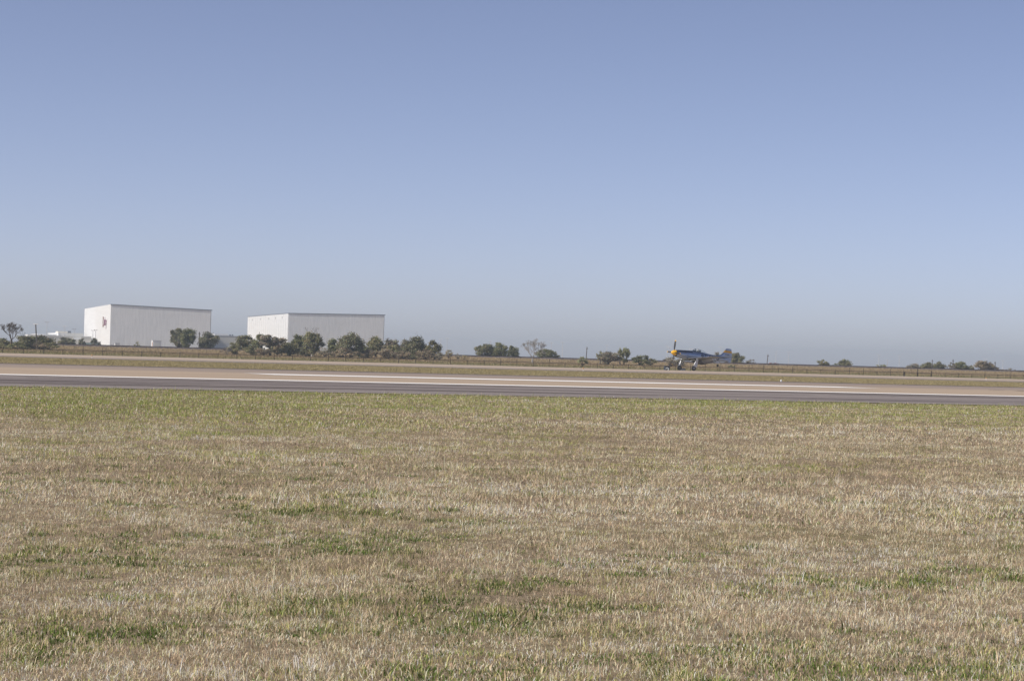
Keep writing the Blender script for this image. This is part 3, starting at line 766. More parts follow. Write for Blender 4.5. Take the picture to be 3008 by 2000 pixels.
# ---------------------------------------------------------------- number sign, cabinet, edge lights
black_paint = mat("sign_black", (.022, .028, .045), .45)
side_black = mat("sign_side", (.012, .013, .018), .5)
sp0 = P(1954.5, 1075, 283); sp1 = P(1966.2, 1075.4, 283)
sg = empty("distance_sign", (sp0.x, sp0.y, zg(283)), R_(14)); tag(sg, "black box sign with a white numeral two at the pavement edge", "sign")
Ls = (sp1 - sp0).length * 1.02; Ht = sp0.z - zg(283); Hs = 1.3
MB().box((0, 0, Ht - Hs), (Ls, .78, Ht)).obj("sign_box", black_paint, sg)
MB().box((Ls + .002, .03, Ht - Hs + .03), (Ls + .02, .75, Ht - .03)).obj("side_panel", side_black, sg)
for x_ in (.1, Ls - .1): MB().tube((x_, .3, -.3), (x_, .3, Ht - Hs), .04, .04, 6).obj("leg", iron, sg)
me = text_mesh("2", 1.22, .004, 0, .035)
for vtx in me.vertices:
    x_, y_, z_ = vtx.co; vtx.co = (Ls * .48 + x_ * 1.0, -.006 - z_, Ht - Hs * .52 + y_)
num = bpy.data.objects.new("numeral", me); col.objects.link(num); me.materials.clear(); me.materials.append(lamp_white); num.parent = sg
cab_m = mat_noisy("cabinet_grey", (.13, .135, .155), (.17, .175, .19), 2, .6, 0)
ca, cb_ = P(2001, 1082.2, 283), P(2012.5, 1082.6, 283)
cb = empty("utility_cabinet", (ca.x, ca.y, zg(283)), R_(10)); tag(cb, "low dark grey utility cabinet behind the aircraft's wheels", "cabinet")
Lc = (cb_ - ca).length; Hc = ca.z - zg(283)
MB().box((0, 0, -.1), (Lc, .7, Hc)).obj("body", cab_m, cb)
MB().box((-.04, -.04, Hc + .001), (Lc + .04, .74, Hc + .05)).obj("lid", cab_m, cb)
MB().box((.08, -.02, .1), (Lc - .08, -.002, Hc - .08)).obj("door", cab_m, cb)

concrete_pad = mat_noisy("light_base", (.24, .22, .20), (.30, .28, .26), 3, .8, 0)
glass_w = mat("lens_white", (.62, .64, .65), .3)
amber = mat("amber_stake", (.55, .30, .12), .6)
def edge_light(p, scale, label, stake, group=None):
    root = empty("runway_edge_light", p); tag(root, label, "light", group); s = scale
    MB().tube((0, 0, -.02), (0, 0, .05 * s), .13 * s, .11 * s, 10).obj("base", concrete_pad, root)
    if stake:
        MB().tube((0, 0, .05 * s), (0, 0, .32 * s), .03 * s, .03 * s, 6).obj("stem", lamp_white, root)
        rings = [[(r * s * math.cos(a), r * s * math.sin(a), z * s) for a in np.linspace(0, 2 * math.pi, 9)[:-1]] for r, z in ((.06, .30), (.085, .36), (.08, .44), (.03, .50))]
        MB().loft(rings).obj("lens", amber, root)
    else:
        rings = [[(r * s * math.cos(a), r * s * math.sin(a), z * s) for a in np.linspace(0, 2 * math.pi, 13)[:-1]] for r, z in ((.10, .05), (.10, .12), (.095, .19), (.07, .25), (.03, .28))]
        MB().loft(rings).obj("lens", glass_w, root)
p = G(2294.5, 1122.0); edge_light((p.x, p.y, 0), .6, "white dome runway edge light at the far rim of tan concrete", False)
for px, py in ((270, 1052.5), (1713, 1090.5), (2896.5, 1117.5)):
    p = G(px, py); edge_light((p.x, p.y, .0), .72, "small amber topped edge light on a stake beside the second runway", True, "edge lights of the second runway")

# ---------------------------------------------------------------- the aircraft
alu = mat("polished_aluminium", (.70, .73, .79), .30, .92); t = NT(alu)
nz = t.noise(t.coord((1.2, 3, 3)), 2.0, 4)
t.base(t.ramp(nz, [(.3, (.25, .30, .41)), (.7, (.36, .41, .52))]))
alu_dull = mat("painted_silver", (.50, .52, .55), .42, .55)
wing_skin = mat("silver_wing_paint", (.27, .265, .265), .38, .6)
navy = mat("anti_glare_navy", (.008, .014, .040), .5)
yellow = mat("spinner_yellow", (.72, .40, .012), .35)
band_y = mat("tail_band_yellow", (.62, .33, .02), .5)
black_p = mat("prop_black", (.018, .018, .022), .5)
letter_b = mat("code_letter_black", (.012, .016, .035), .6)
rubber = mat_noisy("tyre_rubber", (.018, .018, .019), (.03, .03, .032), 8, .85, 0)
hubm = mat("wheel_hub", (.16, .16, .17), .5, .4)
dark_bay = mat("wheel_bay_dark", (.05, .045, .04), .8)
glassm = bpy.data.materials.new("canopy_glass"); glassm.use_nodes = True
gt_ = glassm.node_tree; gt_.nodes.clear()
o_ = gt_.nodes.new("ShaderNodeOutputMaterial"); tr_ = gt_.nodes.new("ShaderNodeBsdfTransparent"); gl_ = gt_.nodes.new("ShaderNodeBsdfGlossy")
tr_.inputs[0].default_value = (.965, .98, .98, 1); gl_.inputs["Roughness"].default_value = .04
fr_ = gt_.nodes.new("ShaderNodeMath"); fr_.operation = 'MULTIPLY_ADD'; fr_.inputs[1].default_value = .55; fr_.inputs[2].default_value = .04
lw_ = gt_.nodes.new("ShaderNodeLayerWeight"); lw_.inputs[0].default_value = .22; gt_.links.new(lw_.outputs["Facing"], fr_.inputs[0]); mx_ = gt_.nodes.new("ShaderNodeMixShader")
gt_.links.new(fr_.outputs[0], mx_.inputs[0]); gt_.links.new(tr_.outputs[0], mx_.inputs[1]); gt_.links.new(gl_.outputs[0], mx_.inputs[2]); gt_.links.new(mx_.outputs[0], o_.inputs[0])

AX = (2.72, -1.86); RW = .345                       # main axle (station, height below thrust line), wheel radius
PHI = R_(4.9)
cP, sP = math.cos(PHI), math.sin(PHI)
def ac(p):                                          # model station coords -> aircraft frame standing on its wheels, nose up by PHI
    x, y, z = p[0] - AX[0], p[1], p[2] - AX[1]
    return (cP * x + sP * z, y, -sP * x + cP * z + RW)
pw = G(2016.5, 1088.9); HEAD = R_(28.0)
plane = empty("fighter_aircraft", (pw.x, pw.y, .022), HEAD)
tag(plane, "silver propeller fighter aircraft with yellow spinner landing on its main wheels", "aircraft")
def part(name, mb, m, parent=None, smooth=True):
    mb.v = [ac(v_) for v_ in mb.v]
    o = mesh_obj(name, mb.v, mb.f, m, parent or plane)
    if smooth:
        for pl in o.data.polygons: pl.use_smooth = True
        try: o.data.set_sharp_from_angle(angle=R_(40))
        except Exception: pass
    return o
FS = [  # station, top, bottom, half width
    (.70, .385, -.46, .375), (.80, .395, -.52, .395), (1.1, .43, -.60, .42), (1.7, .475, -.68, .44), (2.4, .52, -.74, .45), (3.0, .555, -.80, .455),
    (3.6, .575, -.82, .455), (4.3, .575, -.80, .45), (5.0, .545, -.74, .43), (5.6, .475, -.66, .385), (6.3, .405, -.56, .33), (7.0, .36, -.46, .275),
    (7.7, .32, -.41, .215), (8.4, .29, -.375, .15), (9.0, .27, -.345, .09), (9.35, .25, -.32, .05)]
FX = [a[0] for a in FS]
def fus(x):
    return [float(np.interp(x, FX, [a[k] for a in FS])) for k in (1, 2, 3)]
PW = 2.25
def fpoint(x, ang, off=0.0):
    tp, bt, hw = fus(x); zc = (tp + bt) / 2; hz = (tp - bt) / 2
    c_, s_ = math.cos(ang), math.sin(ang)
    return (x, math.copysign(abs(c_) ** (2 / PW), c_) * (hw + off), zc + math.copysign(abs(s_) ** (2 / PW), s_) * (hz + off))
def fside(x, z):
    tp, bt, hw = fus(x); zc = (tp + bt) / 2; hz = (tp - bt) / 2
    return hw * max(0, 1 - abs((z - zc) / hz) ** PW) ** (1 / PW)
sts = sorted(set(FX + list(np.linspace(.7, 9.3, 40))))
AN = np.linspace(0, 2 * math.pi, 33)[:-1]
body = part("fuselage", MB().loft([[fpoint(x, a) for a in AN] for x in sts]), alu)
# anti-glare panel over the nose
xs = np.linspace(.76, 3.25, 16)
mbp = MB(); mbp.loft([[fpoint(x, a, .007) for a in np.linspace(R_(32), R_(148), 13)] for x in xs], closed=False, cap0=False, cap1=False)
part("anti_glare_panel", mbp, navy, body)
# dark ring behind the spinner, chin intake lip
mbr = MB(); mbr.loft([[fpoint(x, a, .012) for a in AN] for x in (.701, .80)], cap0=False, cap1=False); part("nose_ring", mbr, black_p, body)
mbi = MB(); mbi.loft([[(x, r * .9 * math.cos(a), -.40 + r * .62 * math.sin(a)) for a in AN] for x, r in ((.68, .20), (.72, .20))]); part("chin_intake", mbi, black_p, body)
# spinner + blades
sprof = [(0.0, .012), (.03, .07), (.10, .15), (.22, .235), (.36, .30), (.52, .35), (.66, .375), (.695, .378)]
spin = part("spinner", MB().loft([[(x, r * math.cos(a), r * math.sin(a)) for a in AN] for x, r in sprof]), yellow)
def blade(rot):
    mbb = MB(); rings = []
    for r, ch, th, tw in ((.30, .10, .10, 62), (.5, .15, .08, 52), (.8, .24, .055, 42), (1.15, .27, .04, 34), (1.45, .24, .028, 29), (1.56, .215, .022, 28)):
        rings.append((r, ch, th, tw))
    def ring(r, ch, th, tw):
        out = []
        for k in range(8):
            a = 2 * math.pi * k / 8; u, v_ = ch / 2 * math.cos(a), th / 2 * math.sin(a)
            tw_ = R_(tw); bx = .46 - u * math.sin(tw_) + v_ * math.cos(tw_); bt = u * math.cos(tw_) + v_ * math.sin(tw_)
            cr, sr = math.cos(rot), math.sin(rot)
            out.append((bx, bt * cr + r * sr, -bt * sr + r * cr))
        return out
    mbb.loft([ring(*q) for q in rings]); b_ = part("propeller_blade", mbb, black_p, spin)
    mbt = MB().loft([ring(1.561, .214, .022, 28), ring(1.64, .18, .02, 27), ring(1.70, .08, .012, 27)]); part("blade_tip", mbt, yellow, spin)
for k in range(4): blade(R_(-4) + k * math.pi / 2)
# exhaust stacks
for s in (-1, 1):
    for k in range(6):
        x = 1.25 + k * .17; y = fside(x, .17)
        mbx = MB().tube((x, s * (y - .02), .18), (x + .12, s * (y + .055), .165), .035, .03, 6); part("exhaust_stack", mbx, dark_bay, body)
# belly scoop
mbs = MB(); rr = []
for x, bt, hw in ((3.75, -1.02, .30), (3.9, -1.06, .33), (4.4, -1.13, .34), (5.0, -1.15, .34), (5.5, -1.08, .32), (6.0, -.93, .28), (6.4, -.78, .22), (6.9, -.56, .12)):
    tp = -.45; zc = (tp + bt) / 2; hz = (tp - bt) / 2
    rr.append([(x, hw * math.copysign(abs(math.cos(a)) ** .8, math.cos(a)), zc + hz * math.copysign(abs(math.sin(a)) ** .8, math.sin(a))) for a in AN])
part("radiator_scoop", MB().loft(rr), mat("belly_shade_metal", (.16, .145, .135), .5, .5))  # shade under the belly is put into the scoop's darker metal colour
mbs = MB().loft([[(x, .26 * math.cos(a), -.86 + .2 * math.sin(a)) for a in AN] for x in (3.73, 3.749)]); part("scoop_mouth", mbs, black_p)
# wing
def airfoil(xl, xt, y, z, tc, n=11, rnd=1.0):
    up, lo = [], []
    for i in range(n):
        u = 1 - math.cos(math.pi / 2 * i / (n - 1)); c_ = xt - xl
        th = tc * c_ * 5 * (.2969 * math.sqrt(u) - .126 * u - .3516 * u * u + .2843 * u ** 3 - .1015 * u ** 4)
        up.append((xl + u * c_, y, z + th * .62)); lo.append((xl + u * c_, y, z - th * .38))
    return up + lo[::-1][1:-1]
def wsec(y):             # leading edge, trailing edge, height, thickness ratio
    a = abs(y)
    le = np.interp(a, [0, .55, 1.55, 2.0, 5.35, 5.55, 5.64], [2.40, 2.42, 2.86, 2.93, 3.38, 3.50, 3.75])
    te = np.interp(a, [0, 5.35, 5.55, 5.64], [5.20, 4.68, 4.58, 4.35])
    z = -.58 + .087 * max(0, a - .35); tc = np.interp(a, [0, 5.4, 5.64], [.16, .115, .06])
    return float(le), float(te), float(z), float(tc)
for s in (-1, 1):
    ys = [.0, .35, .55, 1.0, 1.55, 2.0, 2.6, 3.3, 4.2, 5.0, 5.35, 5.5, 5.6, 5.64]
    rings = []
    for y in ys:
        le, te, z, tc = wsec(y)
        cut = .78 if .55 <= y <= 3.3 else 1.0
        r_ = airfoil(le, te, s * y, z, tc)
        if cut < 1: r_ = [(min(x, le + (te - le) * (.80)), yy, zz) for x, yy, zz in r_]
        rings.append(r_ if s > 0 else r_[::-1])
    wing = part("wing", MB().loft(rings), wing_skin)
    # flap, lowered
    fl = []
    for y in (.56, 1.4, 2.4, 3.28):
        le, te, z, tc = wsec(y); c_ = te - le; x0 = le + c_ * .79; d = R_(38); Lf = c_ * .24
        hx, hz_ = x0, z + .012
        pr = [(0, .055 * c_ / 2), (.35, .045), (1.0, .004), (1.0, -.004), (.35, -.035), (0, -.045)]
        rg_ = [(hx + u * Lf * math.cos(d) + v_ * math.sin(d), s * y, hz_ - u * Lf * math.sin(d) + v_ * math.cos(d)) for u, v_ in pr]
        fl.append(rg_ if s > 0 else rg_[::-1])
    part("flap", MB().loft(fl), alu_dull, wing)
    # wheel well, landing gear
    yw = s * 1.805
    mbw = MB().box((2.75, min(s * .45, s * 1.95), -.80), (3.45, max(s * .45, s * 1.95), -.66)); part("wheel_bay", mbw, dark_bay, wing, False)
    mbg = MB(); zt = wsec(1.9)[2] - .05
    mbg.tube((AX[0] + .32, s * 1.95, zt), (AX[0] + .03, s * 1.83, -1.35), .075, .07, 10); mbg.tube((AX[0] + .03, s * 1.83, -1.35), (AX[0], s * 1.80, AX[1] + .05), .048, .045, 10)
    mbg.tube((AX[0], s * 1.95, AX[1]), (AX[0], s * 1.70, AX[1]), .045, .045, 8)
    gear = part("gear_leg", mbg, alu_dull)
    mbt = MB().tube((AX[0] - .10, s * 1.83, -1.38), (AX[0] - .16, s * 1.83, -1.62), .018, .018, 6).tube((AX[0] - .16, s * 1.83, -1.62), (AX[0] - .02, s * 1.81, -1.78), .018, .018, 6)
    part("torque_link", mbt, alu_dull, gear)
    # gear door outboard of the leg
    yo = s * 1.99
    vs = []
    for dy in (0, s * .025):
        vs += [(AX[0] + .22, yo + dy, zt + .02), (AX[0] + .50, yo + dy, zt + .02), (AX[0] + .36, yo + dy, -1.72), (AX[0] - .14, yo + dy, -1.58)]
    part("gear_door", MB().add(vs, [(0, 1, 2, 3), (7, 6, 5, 4), (0, 4, 5, 1), (1, 5, 6, 2), (2, 6, 7, 3), (3, 7, 4, 0)]), alu_dull, gear, False)
    # wheel
    tprof = [(.19, -.10), (.24, -.115), (.30, -.105), (.335, -.06), (RW, 0), (.335, .06), (.30, .105), (.24, .115), (.19, .10)]
    yc = s * 1.80; na = np.linspace(0, 2 * math.pi, 29)[:-1]
    wheel = part("wheel", MB().loft([[(AX[0] + r * math.cos(a), yc + d, AX[1] + r * math.sin(a)) for a in na] for r, d in tprof], cap0=False, cap1=False), rubber)
    hp = [(.192, -.085), (.17, -.075), (.08, -.07), (.05, -.10), (.05, .10), (.08, .07), (.17, .075), (.192, .085)]
    part("hub", MB().loft([[(AX[0] + r * math.cos(a), yc + d, AX[1] + r * math.sin(a)) for a in na] for r, d in hp]), hubm, wheel)
    # tailplane
    rings = []
    for y in (.0, .12, .6, 1.2, 1.75, 1.95, 2.02):
        le = float(np.interp(y, [0, 1.75, 1.95, 2.02], [7.98, 8.38, 8.50, 8.70])); te = float(np.interp(y, [0, .12, 1.75, 1.95, 2.02], [9.1, 9.16, 9.10, 9.03, 8.88]))
        r_ = airfoil(le, te, s * y, .245, .10, 8); rings.append(r_ if s > 0 else r_[::-1])
    part("tailplane", MB().loft(rings), alu)
# fin and rudder, with dorsal fillet
def fin_le(z): return float(np.interp(z, [.28, .36, .50, .62, 1.38, 1.46, 1.50], [6.6, 7.25, 7.85, 8.10, 8.74, 8.80, 8.88]))
def fin_rings(zs, x0f, x1f, tk):
    rings = []
    for z in zs:
        a, b = x0f(z), x1f(z); n = 9; up, lo = [], []
        for i in range(n):
            u = i / (n - 1); th = tk(z) * (math.sqrt(max(0, u)) * 1.5 * (1 - u) + .06 * (1 - u) + .0)
            up.append((a + (b - a) * u, th, z)); lo.append((a + (b - a) * u, -th, z))
        rings.append(up + lo[::-1][1:-1])
    return rings
hinge = lambda z: 9.06 + .09 * (z - .3) / 1.2
te_r = lambda z: float(np.interp(z, [-.36, -.2, .2, .8, 1.30, 1.44, 1.50], [9.72, 9.80, 9.83, 9.83, 9.70, 9.66, 9.60]))
tkf = lambda z: float(np.interp(z, [-.4, .3, 1.5], [.11, .11, .05]))
zs = [.28, .36, .50, .62, .8, 1.0, 1.2, 1.38, 1.46, 1.50]
fin = part("fin", MB().loft(fin_rings(zs, fin_le, lambda z: te_r(z) - .01, tkf)), alu)
rud = part("rudder", MB().loft(fin_rings([-.36, -.28, -.1, .1, .279], lambda z: float(np.interp(z, [-.36, -.28, .1, .279], [9.3, 9.12, 9.0, 8.9])), te_r, lambda z: .09)), alu)
yb = [z for z in (.905, 1.0, 1.1, 1.215)]
def band_side(s):
    vs, fs = [], []
    for z in yb:
        a, b = fin_le(z), te_r(z) - .01; n = 9
        for i in range(n):
            u = i / (n - 1); th = tkf(z) * (math.sqrt(max(0, u)) * 1.5 * (1 - u) + .06 * (1 - u)) + .006
            vs.append((a - .006 + (b - a + .012) * u, s * th, z))
    for j in range(len(yb) - 1):
        for i in range(8): fs.append((j * 9 + i, j * 9 + i + 1, (j + 1) * 9 + i + 1, (j + 1) * 9 + i))
    return part("yellow_band", MB().add(vs, fs), band_y, fin)
band_side(-1); band_side(1)
# tail wheel
mbg = MB().tube((7.55, 0, -.35), (7.62, 0, -.98), .05, .04, 8); tg = part("tail_gear", mbg, alu_dull)
for s in (-1, 1):
    part("tail_gear_door", MB().box((7.2, s * .14 - .01, -.68), (7.75, s * .14 + .01, -.38)), alu_dull, tg, False)
na = np.linspace(0, 2 * math.pi, 21)[:-1]
tprof = [(.07, -.06), (.12, -.075), (.155, -.05), (.17, 0), (.155, .05), (.12, .075), (.07, .06)]
tw_ = part("tail_wheel", MB().loft([[(7.68 + r * math.cos(a), d, -.98 + r * math.sin(a)) for a in na] for r, d in tprof]), rubber, tg)
# canopy, windscreen
def can_h(x): return float(np.interp(x, [3.28, 3.5, 3.72, 3.9, 4.2, 4.6, 5.0, 5.35, 5.65, 5.80], [.0, .17, .31, .345, .36, .335, .265, .175, .07, .0]))
def can_w(x): return float(np.interp(x, [3.28, 3.72, 4.2, 4.8, 5.4, 5.80], [.12, .30, .335, .31, .20, .05]))
def can_ring(x, off=0.0, n=15):
    zb = fus(x)[0] - .06
    return [(x, (can_w(x) + off) * math.cos(a), zb + (can_h(x) + .06 + off) * math.sin(a)) for a in np.linspace(0, math.pi, n)]
cx = list(np.linspace(3.75, 5.80, 16))
canopy = part("canopy", MB().loft([can_ring(x) for x in cx], closed=False, cap0=False, cap1=False), glassm)
ws = part("windscreen", MB().loft([can_ring(x) for x in (3.28, 3.4, 3.55, 3.72)], closed=False, cap0=False, cap1=False), glassm)
part("windscreen_frame", MB().loft([can_ring(x, .008) for x in (3.70, 3.78)], closed=False, cap0=False, cap1=False), navy, ws)
for a0, a1 in ((.0, .16), (math.pi - .16, math.pi)):
    vs = []; fs = []
    for i, x in enumerate((3.29, 3.4, 3.55, 3.71)):
        zb = fus(x)[0] - .06
        for a in (a0, a1): vs.append((x, (can_w(x) + .01) * math.cos(a), zb + (can_h(x) + .07) * math.sin(a)))
        if i: fs.append((2 * i - 2, 2 * i, 2 * i + 1, 2 * i - 1))
    part("windscreen_frame", MB().add(vs, fs), navy, ws)
part("cockpit_floor", MB().box((3.6, -.27, .36), (4.9, .27, .50)), dark_bay, plane, False)
part("seat_back", MB().box((4.55, -.17, .51), (4.62, .17, .78)), black_p, plane, False)
part("instrument_hood", MB().loft([[(x, .27 * math.cos(a), .56 + h_ * math.sin(a)) for a in np.linspace(0, math.pi, 11)] for x, h_ in ((3.42, .07), (3.75, .12), (3.85, .11))], closed=False), navy)
# pitot and antenna
part("aerial_mast", MB().tube((5.75, 0, .45), (5.8, 0, .80), .02, .012, 6), alu_dull)
# code letters, star, serial, painted on the fuselage sides
def fus_text(name, body_, xc, zc, size, m, s, bold=.02):
    me = text_mesh(body_, size, 0, 0, bold, True)
    for vtx in me.vertices:
        x_, y_, _ = vtx.co
        xx = xc + (x_ if s < 0 else -x_); zz = zc + y_ - .02 * (xx - xc)
        vtx.co = ac((xx, s * (fside(xx, zz) + .010), zz))
    o = bpy.data.objects.new(name, me); col.objects.link(o); me.materials.clear(); me.materials.append(m); o.parent = body
def fin_text(body_, xc, zc, size, s):
    me = text_mesh(body_, size, 0, 0, .006, True)
    for vtx in me.vertices:
        x_, y_, _ = vtx.co; xx = xc + (x_ if s < 0 else -x_); zz = zc + y_
        a, b = fin_le(zz), te_r(zz) - .01; u = min(1, max(0, (xx - a) / (b - a)))
        th = tkf(zz) * (math.sqrt(u) * 1.5 * (1 - u) + .06 * (1 - u)) + .006
        vtx.co = ac((xx, s * th, zz))
    o = bpy.data.objects.new("serial_number", me); col.objects.link(o); me.materials.clear(); me.materials.append(letter_b); o.parent = fin
sheet_w = mat("insignia_white", (.78, .78, .76), .6); sheet_b = mat("insignia_blue", (.012, .02, .07), .6)
def disc(name, pts, m, s, off, xc, zc):
    n = len(pts); vs = [(xc, zc)]; fs = []; K = 5
    for k in range(1, K + 1): vs += [(xc + (a if s < 0 else -a) * k / K, zc + b * k / K) for a, b in pts]
    fs += [(0, i + 1, (i + 1) % n + 1) for i in range(n)]
    for k in range(K - 1): fs += [(1 + k * n + i, 1 + (k + 1) * n + i, 1 + (k + 1) * n + (i + 1) % n, 1 + k * n + (i + 1) % n) for i in range(n)]
    part(name, MB().add([(x, s * (fside(x, z) + off), z) for x, z in vs], fs), m, body, False)
for s in (-1, 1):
    fus_text("code_letter", "9" if s < 0 else "D", 4.80, -.08, .86, letter_b, s); fus_text("code_letter", "D" if s < 0 else "9", 5.46, -.08, .86, letter_b, s)
    xs_, zs_ = 6.26, -.02
    cirp = [(.34 * math.cos(a), .34 * math.sin(a)) for a in np.linspace(0, 2 * math.pi, 29)[:-1]]
    disc("insignia_disc", cirp, sheet_b, s, .012, xs_, zs_)
    starp = [((.33 if k % 2 == 0 else .13) * math.sin(k * math.pi / 5), (.33 if k % 2 == 0 else .13) * math.cos(k * math.pi / 5)) for k in range(10)]
    disc("insignia_star", starp, sheet_w, s, .018, xs_, zs_)
    for k in (-1, 1):
        a0, a1 = (.33, .62) if k > 0 else (-.62, -.33)
        vs = [(xs_ + a0, -.05), (xs_ + a1, -.05), (xs_ + a1, .09), (xs_ + a0, .09)]
        part("insignia_bar", MB().add([(x, s * (fside(x, z) + .014), z) for x, z in vs], [(0, 1, 2, 3)]), sheet_w, body, False)
    fus_text("code_letter", "U", 7.42, -.06, .66, letter_b, s)
    fin_text("472339", 9.02, .66, .24, s)

# the pilot
suit = mat("flight_suit", (.10, .11, .09), .8); helmet = mat("pale_helmet", (.72, .72, .70), .4)
prof = [(.505, .19, .17), (.58, .20, .15), (.64, .16, .12), (.675, .07, .07), (.71, .07, .075), (.74, .095, .105), (.79, .105, .12), (.835, .095, .11), (.865, .05, .06)]
rings = [[(4.26 + rx * math.cos(a) - (.03 if z > .7 else 0), ry * math.sin(a), z) for a in np.linspace(0, 2 * math.pi, 17)[:-1]] for z, ry, rx in prof]
mbp = MB().loft(rings)
c0 = ac((4.26, 0, .505))
pv = [tuple(np.array(ac(v_)) - np.array(c0)) for v_ in mbp.v]
cr_, sr_ = math.cos(HEAD), math.sin(HEAD)
pil = mesh_obj("person", pv, mbp.f, suit, smooth=True, loc=(pw.x + cr_ * c0[0] - sr_ * c0[1], pw.y + sr_ * c0[0] + cr_ * c0[1], .022 + c0[2]), rz=HEAD)
pil.data.materials.append(helmet)
for pl in pil.data.polygons:
    if pl.center.z > .235: pl.material_index = 1
tag(pil, "pilot in pale helmet sitting upright under the bubble canopy", "person")

# ---------------------------------------------------------------- grass
PAL = np.array([(.92, .76, .55), (.79, .63, .44), (.58, .455, .31), (.33, .26, .185),     # straw, tan, brown, grey brown
                (.41, .395, .165), (.265, .32, .085), (.125, .18, .05)])                    # olive, green, dark weed
def green_field(x, y):
    s_ = x * DS[0] + y * DS[1]; t_ = x * DT[0] + y * DT[1]
    k_ = np.interp(y, [8, 40], [1.9, 1.0]); n = fbm(x * .9, y * 1.1 / k_, 3, 4) - .5; n2 = fbm(x * 3.4, y * 3.4 / k_, 9, 3) - .5; n3 = fbm(x * .13, y * .13, 21, 2) - .5
    base = np.interp(t_, [5, 9.5, 12, 17, 22, 25, 28, 33, 37, 42, 58, 61.5, 63], [.27, .26, .20, .10, .14, .24, .15, .18, .27, .44, .74, .72, .40])
    band = fbm(s_ * .09 + 7, t_ * np.interp(y, [8, 20, 45], [1.9, 1.0, .5]), 61, 3) - .5           # mowing passes along the runway
    return base + n * .55 + n2 * .75 + n3 * .25 + band * .85
def make_grass(name, label, d0, d1, dens_fn, tuft_n, hgt, wid, segs, seed, rad=.03, half=.265):
    rg = np.random.default_rng(seed)
    # tuft centres in the wedge the photograph looks over, with a margin to both sides
    A = half * (d1 * d1 - d0 * d0)
    mx = max(dens_fn(d0), dens_fn(d1)); N = int(A * mx / tuft_n)
    y = np.sqrt(rg.uniform(d0 * d0, d1 * d1, N)); x = rg.uniform(-1, 1, N) * (y * half + 1.0)
    keep = rg.uniform(0, 1, N) < dens_fn(y) / mx
    t_ = x * DT[0] + y * DT[1]
    edge = T_GR - .5 + (fbm(x * .5, y * .5, 5, 3) - .5) * 2.0
    keep &= t_ < edge
    x, y = x[keep], y[keep]; N = len(x)
    g = green_field(x, y) + rg.normal(size=N) * .16
    vig = fbm(x * 3.0, y * 2.0, 33, 3)                     # tussock height
    typ = np.where(g > .62, 5, np.where(g > .43, 4, rg.choice([0, 1, 2, 3], N, p=[.36, .30, .18, .16])))
    typ = np.where((g > .50) & (y < 24) & (rg.uniform(size=N) < .75), 6, typ)
    bleach = (fbm(x * .8, y * .9, 51, 4) - .5) * .9 + (fbm((x * DS[0] + y * DS[1]) * .1, (x * DT[0] + y * DT[1]) * np.interp(y, [8, 20, 45], [1.3, .7, .35]), 71, 3) - .5) * .8
    n = N * tuft_n; ti = np.repeat(np.arange(N), tuft_n)
    ox = rg.normal(size=n) * rad; oy = rg.normal(size=n) * rad
    bx, by = x[ti] + ox, y[ti] + oy
    az = np.arctan2(oy, ox) + rg.normal(size=n) * 1.0
    tilt = np.clip(np.abs(rg.normal(size=n) * .5 + 1.0), .05, 1.5)
    gr = typ[ti] >= 4
    tilt = np.where(gr, tilt * .8, tilt)
    L = hgt * rg.uniform(.45, 1.25, n) * (.30 + 1.5 * vig[ti] ** 1.6) * np.where(typ[ti] == 6, .8, 1.0)
    tall = rg.uniform(size=n) < .018; L = np.where(tall, L * 2.2, L); tilt = np.where(tall, tilt * .5, tilt)
    W = wid * rg.uniform(.6, 1.5, n) * np.where(typ[ti] == 6, 2.1, np.where(gr, 1.25, 1.0))
    bt = typ[ti].copy()
    swap = rg.uniform(size=n) < .22; bt = np.where(swap & gr, rg.integers(0, 4, n), bt)
    swap = rg.uniform(size=n) < .13; bt = np.where(swap & ~gr, rg.choice([3, 4, 4, 6], n), bt)
    Cc = PAL[bt] * (rg.uniform(.55, 1.45, n) * (1 + bleach[ti] * np.where(gr, .4, 1.0)))[:, None] * (1 + rg.normal(size=(n, 3)) * .04)
    Cc = np.clip(Cc, .01, .8)
    dx, dy = np.cos(az), np.sin(az)
    fa = rg.uniform(0, 2 * np.pi, n); wx, wy = np.cos(fa) * W / 2, np.sin(fa) * W / 2
    zr = np.zeros(n)
    tipx = bx + dx * L * np.sin(tilt); tipy = by + dy * L * np.sin(tilt); tipz = L * np.cos(tilt) + .004
    if segs == 2:
        k = .5; mxx = bx + dx * L * k * np.sin(tilt * .55); mxy = by + dy * L * k * np.sin(tilt * .55); mz = L * k * np.cos(tilt * .55) + .002
        tipz = np.maximum(.003, tipz - .1 * L)
        V = np.stack([np.c_[bx - wx, by - wy, zr], np.c_[bx + wx, by + wy, zr], np.c_[mxx + wx * .85, mxy + wy * .85, mz], np.c_[mxx - wx * .85, mxy - wy * .85, mz], np.c_[tipx, tipy, tipz]], 1).reshape(-1, 3)
        b = np.arange(n)[:, None] * 5
        F = np.concatenate([b + np.array([0, 1, 2]), b + np.array([0, 2, 3]), b + np.array([3, 2, 4])])
        C = np.repeat(Cc, 5, 0)
    else:
        V = np.stack([np.c_[bx - wx, by - wy, zr], np.c_[bx + wx, by + wy, zr], np.c_[tipx, tipy, tipz]], 1).reshape(-1, 3)
        F = np.arange(3 * n).reshape(n, 3); C = np.repeat(Cc, 3, 0)
    o = bulk_mesh(name, V, F, C, M['blade']); tag(o, label, "grass", kind="stuff")
    return o, n
_, n1 = make_grass("grass", "dry straw coloured mown grass mixed with green weeds", 7.2, 17, lambda d: 9400 * (9.0 / np.maximum(d, 9)) ** 1.7, 24, .041, .0020, 2, 1, .042)
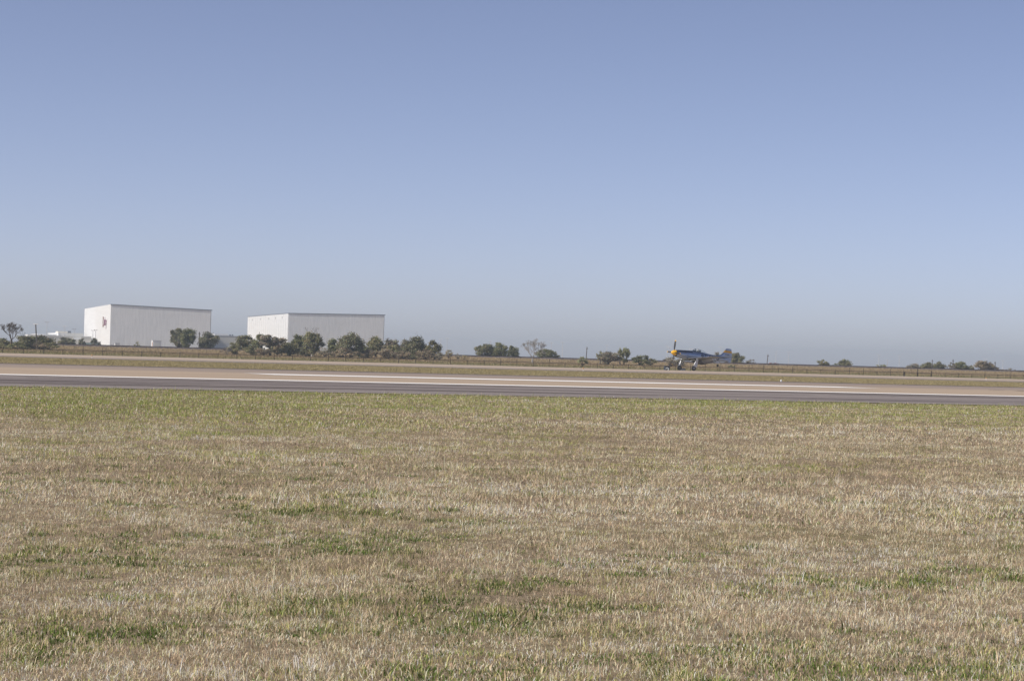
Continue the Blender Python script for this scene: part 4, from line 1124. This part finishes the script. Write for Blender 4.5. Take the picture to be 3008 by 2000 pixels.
_, n2 = make_grass("grass", "dry grass turning green toward the runway shoulder", 16.8, 36, lambda d: 2600 * (17.0 / d) ** 1.4, 16, .050, .0048, 1, 2, .05)
_, n3 = make_grass("grass", "green grass verge along the asphalt shoulder", 35.8, 78, lambda d: 480 * (36.0 / d) ** 1.1, 10, .06, .0085, 1, 3, .07)
# rougher grass farther off
def far_grass(name, label, t0, t1, n, hgt, wid, pal, seed, s_rng=None, zfun=zg, edge=0):
    rg = np.random.default_rng(seed)
    t_ = rg.uniform(t0, t1, n); dep = t_ / .895
    px = rg.uniform(-1700, 1700, n) / FPX
    d = t_ / (-px * math.sin(ALPHA) + math.cos(ALPHA)); x = px * d; y = d
    z = np.interp(t_, [a for a, b in PROF], [b for a, b in PROF])
    g = fbm(x * .12, y * .12, seed, 3) * .6 + rg.uniform(0, 1, n) * .4
    idx = np.clip((g * len(pal)).astype(int), 0, len(pal) - 1)
    L = hgt * rg.uniform(.4, 1.3, n); W = wid * rg.uniform(.6, 1.4, n); az = rg.uniform(0, 6.283, n); fa = rg.uniform(0, 6.283, n)
    wx, wy = np.cos(fa) * W / 2, np.sin(fa) * W / 2
    V = np.stack([np.c_[x - wx, y - wy, z - .01], np.c_[x + wx, y + wy, z - .01], np.c_[x + np.cos(az) * L * .5, y + np.sin(az) * L * .5, z + L * .85]], 1).reshape(-1, 3)
    C = np.repeat(np.clip(np.array(pal)[idx] * rg.uniform(.75, 1.25, n)[:, None], .01, .7), 3, 0)
    o = bulk_mesh(name, V, np.arange(3 * n).reshape(n, 3), C, M['blade']); tag(o, label, "grass", kind="stuff")
far_grass("grass", "olive mown infield grass between the two pavements", T_FAR + 2.7, 193.2, 130000, .065, .045, [(.22, .19, .09), (.31, .265, .14), (.42, .35, .22), (.30, .25, .13), (.21, .20, .085)], 11)
far_grass("grass", "rough green grass below the embankment around the fence", 318, 400, 70000, .24, .09, [(.11, .12, .045), (.17, .155, .065), (.22, .19, .09), (.13, .13, .05)], 12)
far_grass("grass", "tall dry straw grass on the embankment slope", 392, 447, 70000, .3, .10, [(.40, .29, .19), (.33, .25, .16), (.26, .21, .12), (.46, .35, .24)], 13)

# ---------------------------------------------------------------- the air
hz_m = bpy.data.materials.new("haze_air"); hz_m.use_nodes = True; ht = hz_m.node_tree; ht.nodes.clear()
ho = ht.nodes.new("ShaderNodeOutputMaterial"); hv = ht.nodes.new("ShaderNodeVolumePrincipled")
hv.inputs["Color"].default_value = (.77, .90, 1.0, 1); hv.inputs["Density"].default_value = .00026; hv.inputs["Anisotropy"].default_value = .25
ht.links.new(hv.outputs[0], ho.inputs["Volume"])
haze = MB().box((-2600, -400, -2.4), (2600, 3600, 26.0)).obj("haze", hz_m); tag(haze, "thin pale haze over the airfield", kind="stuff")
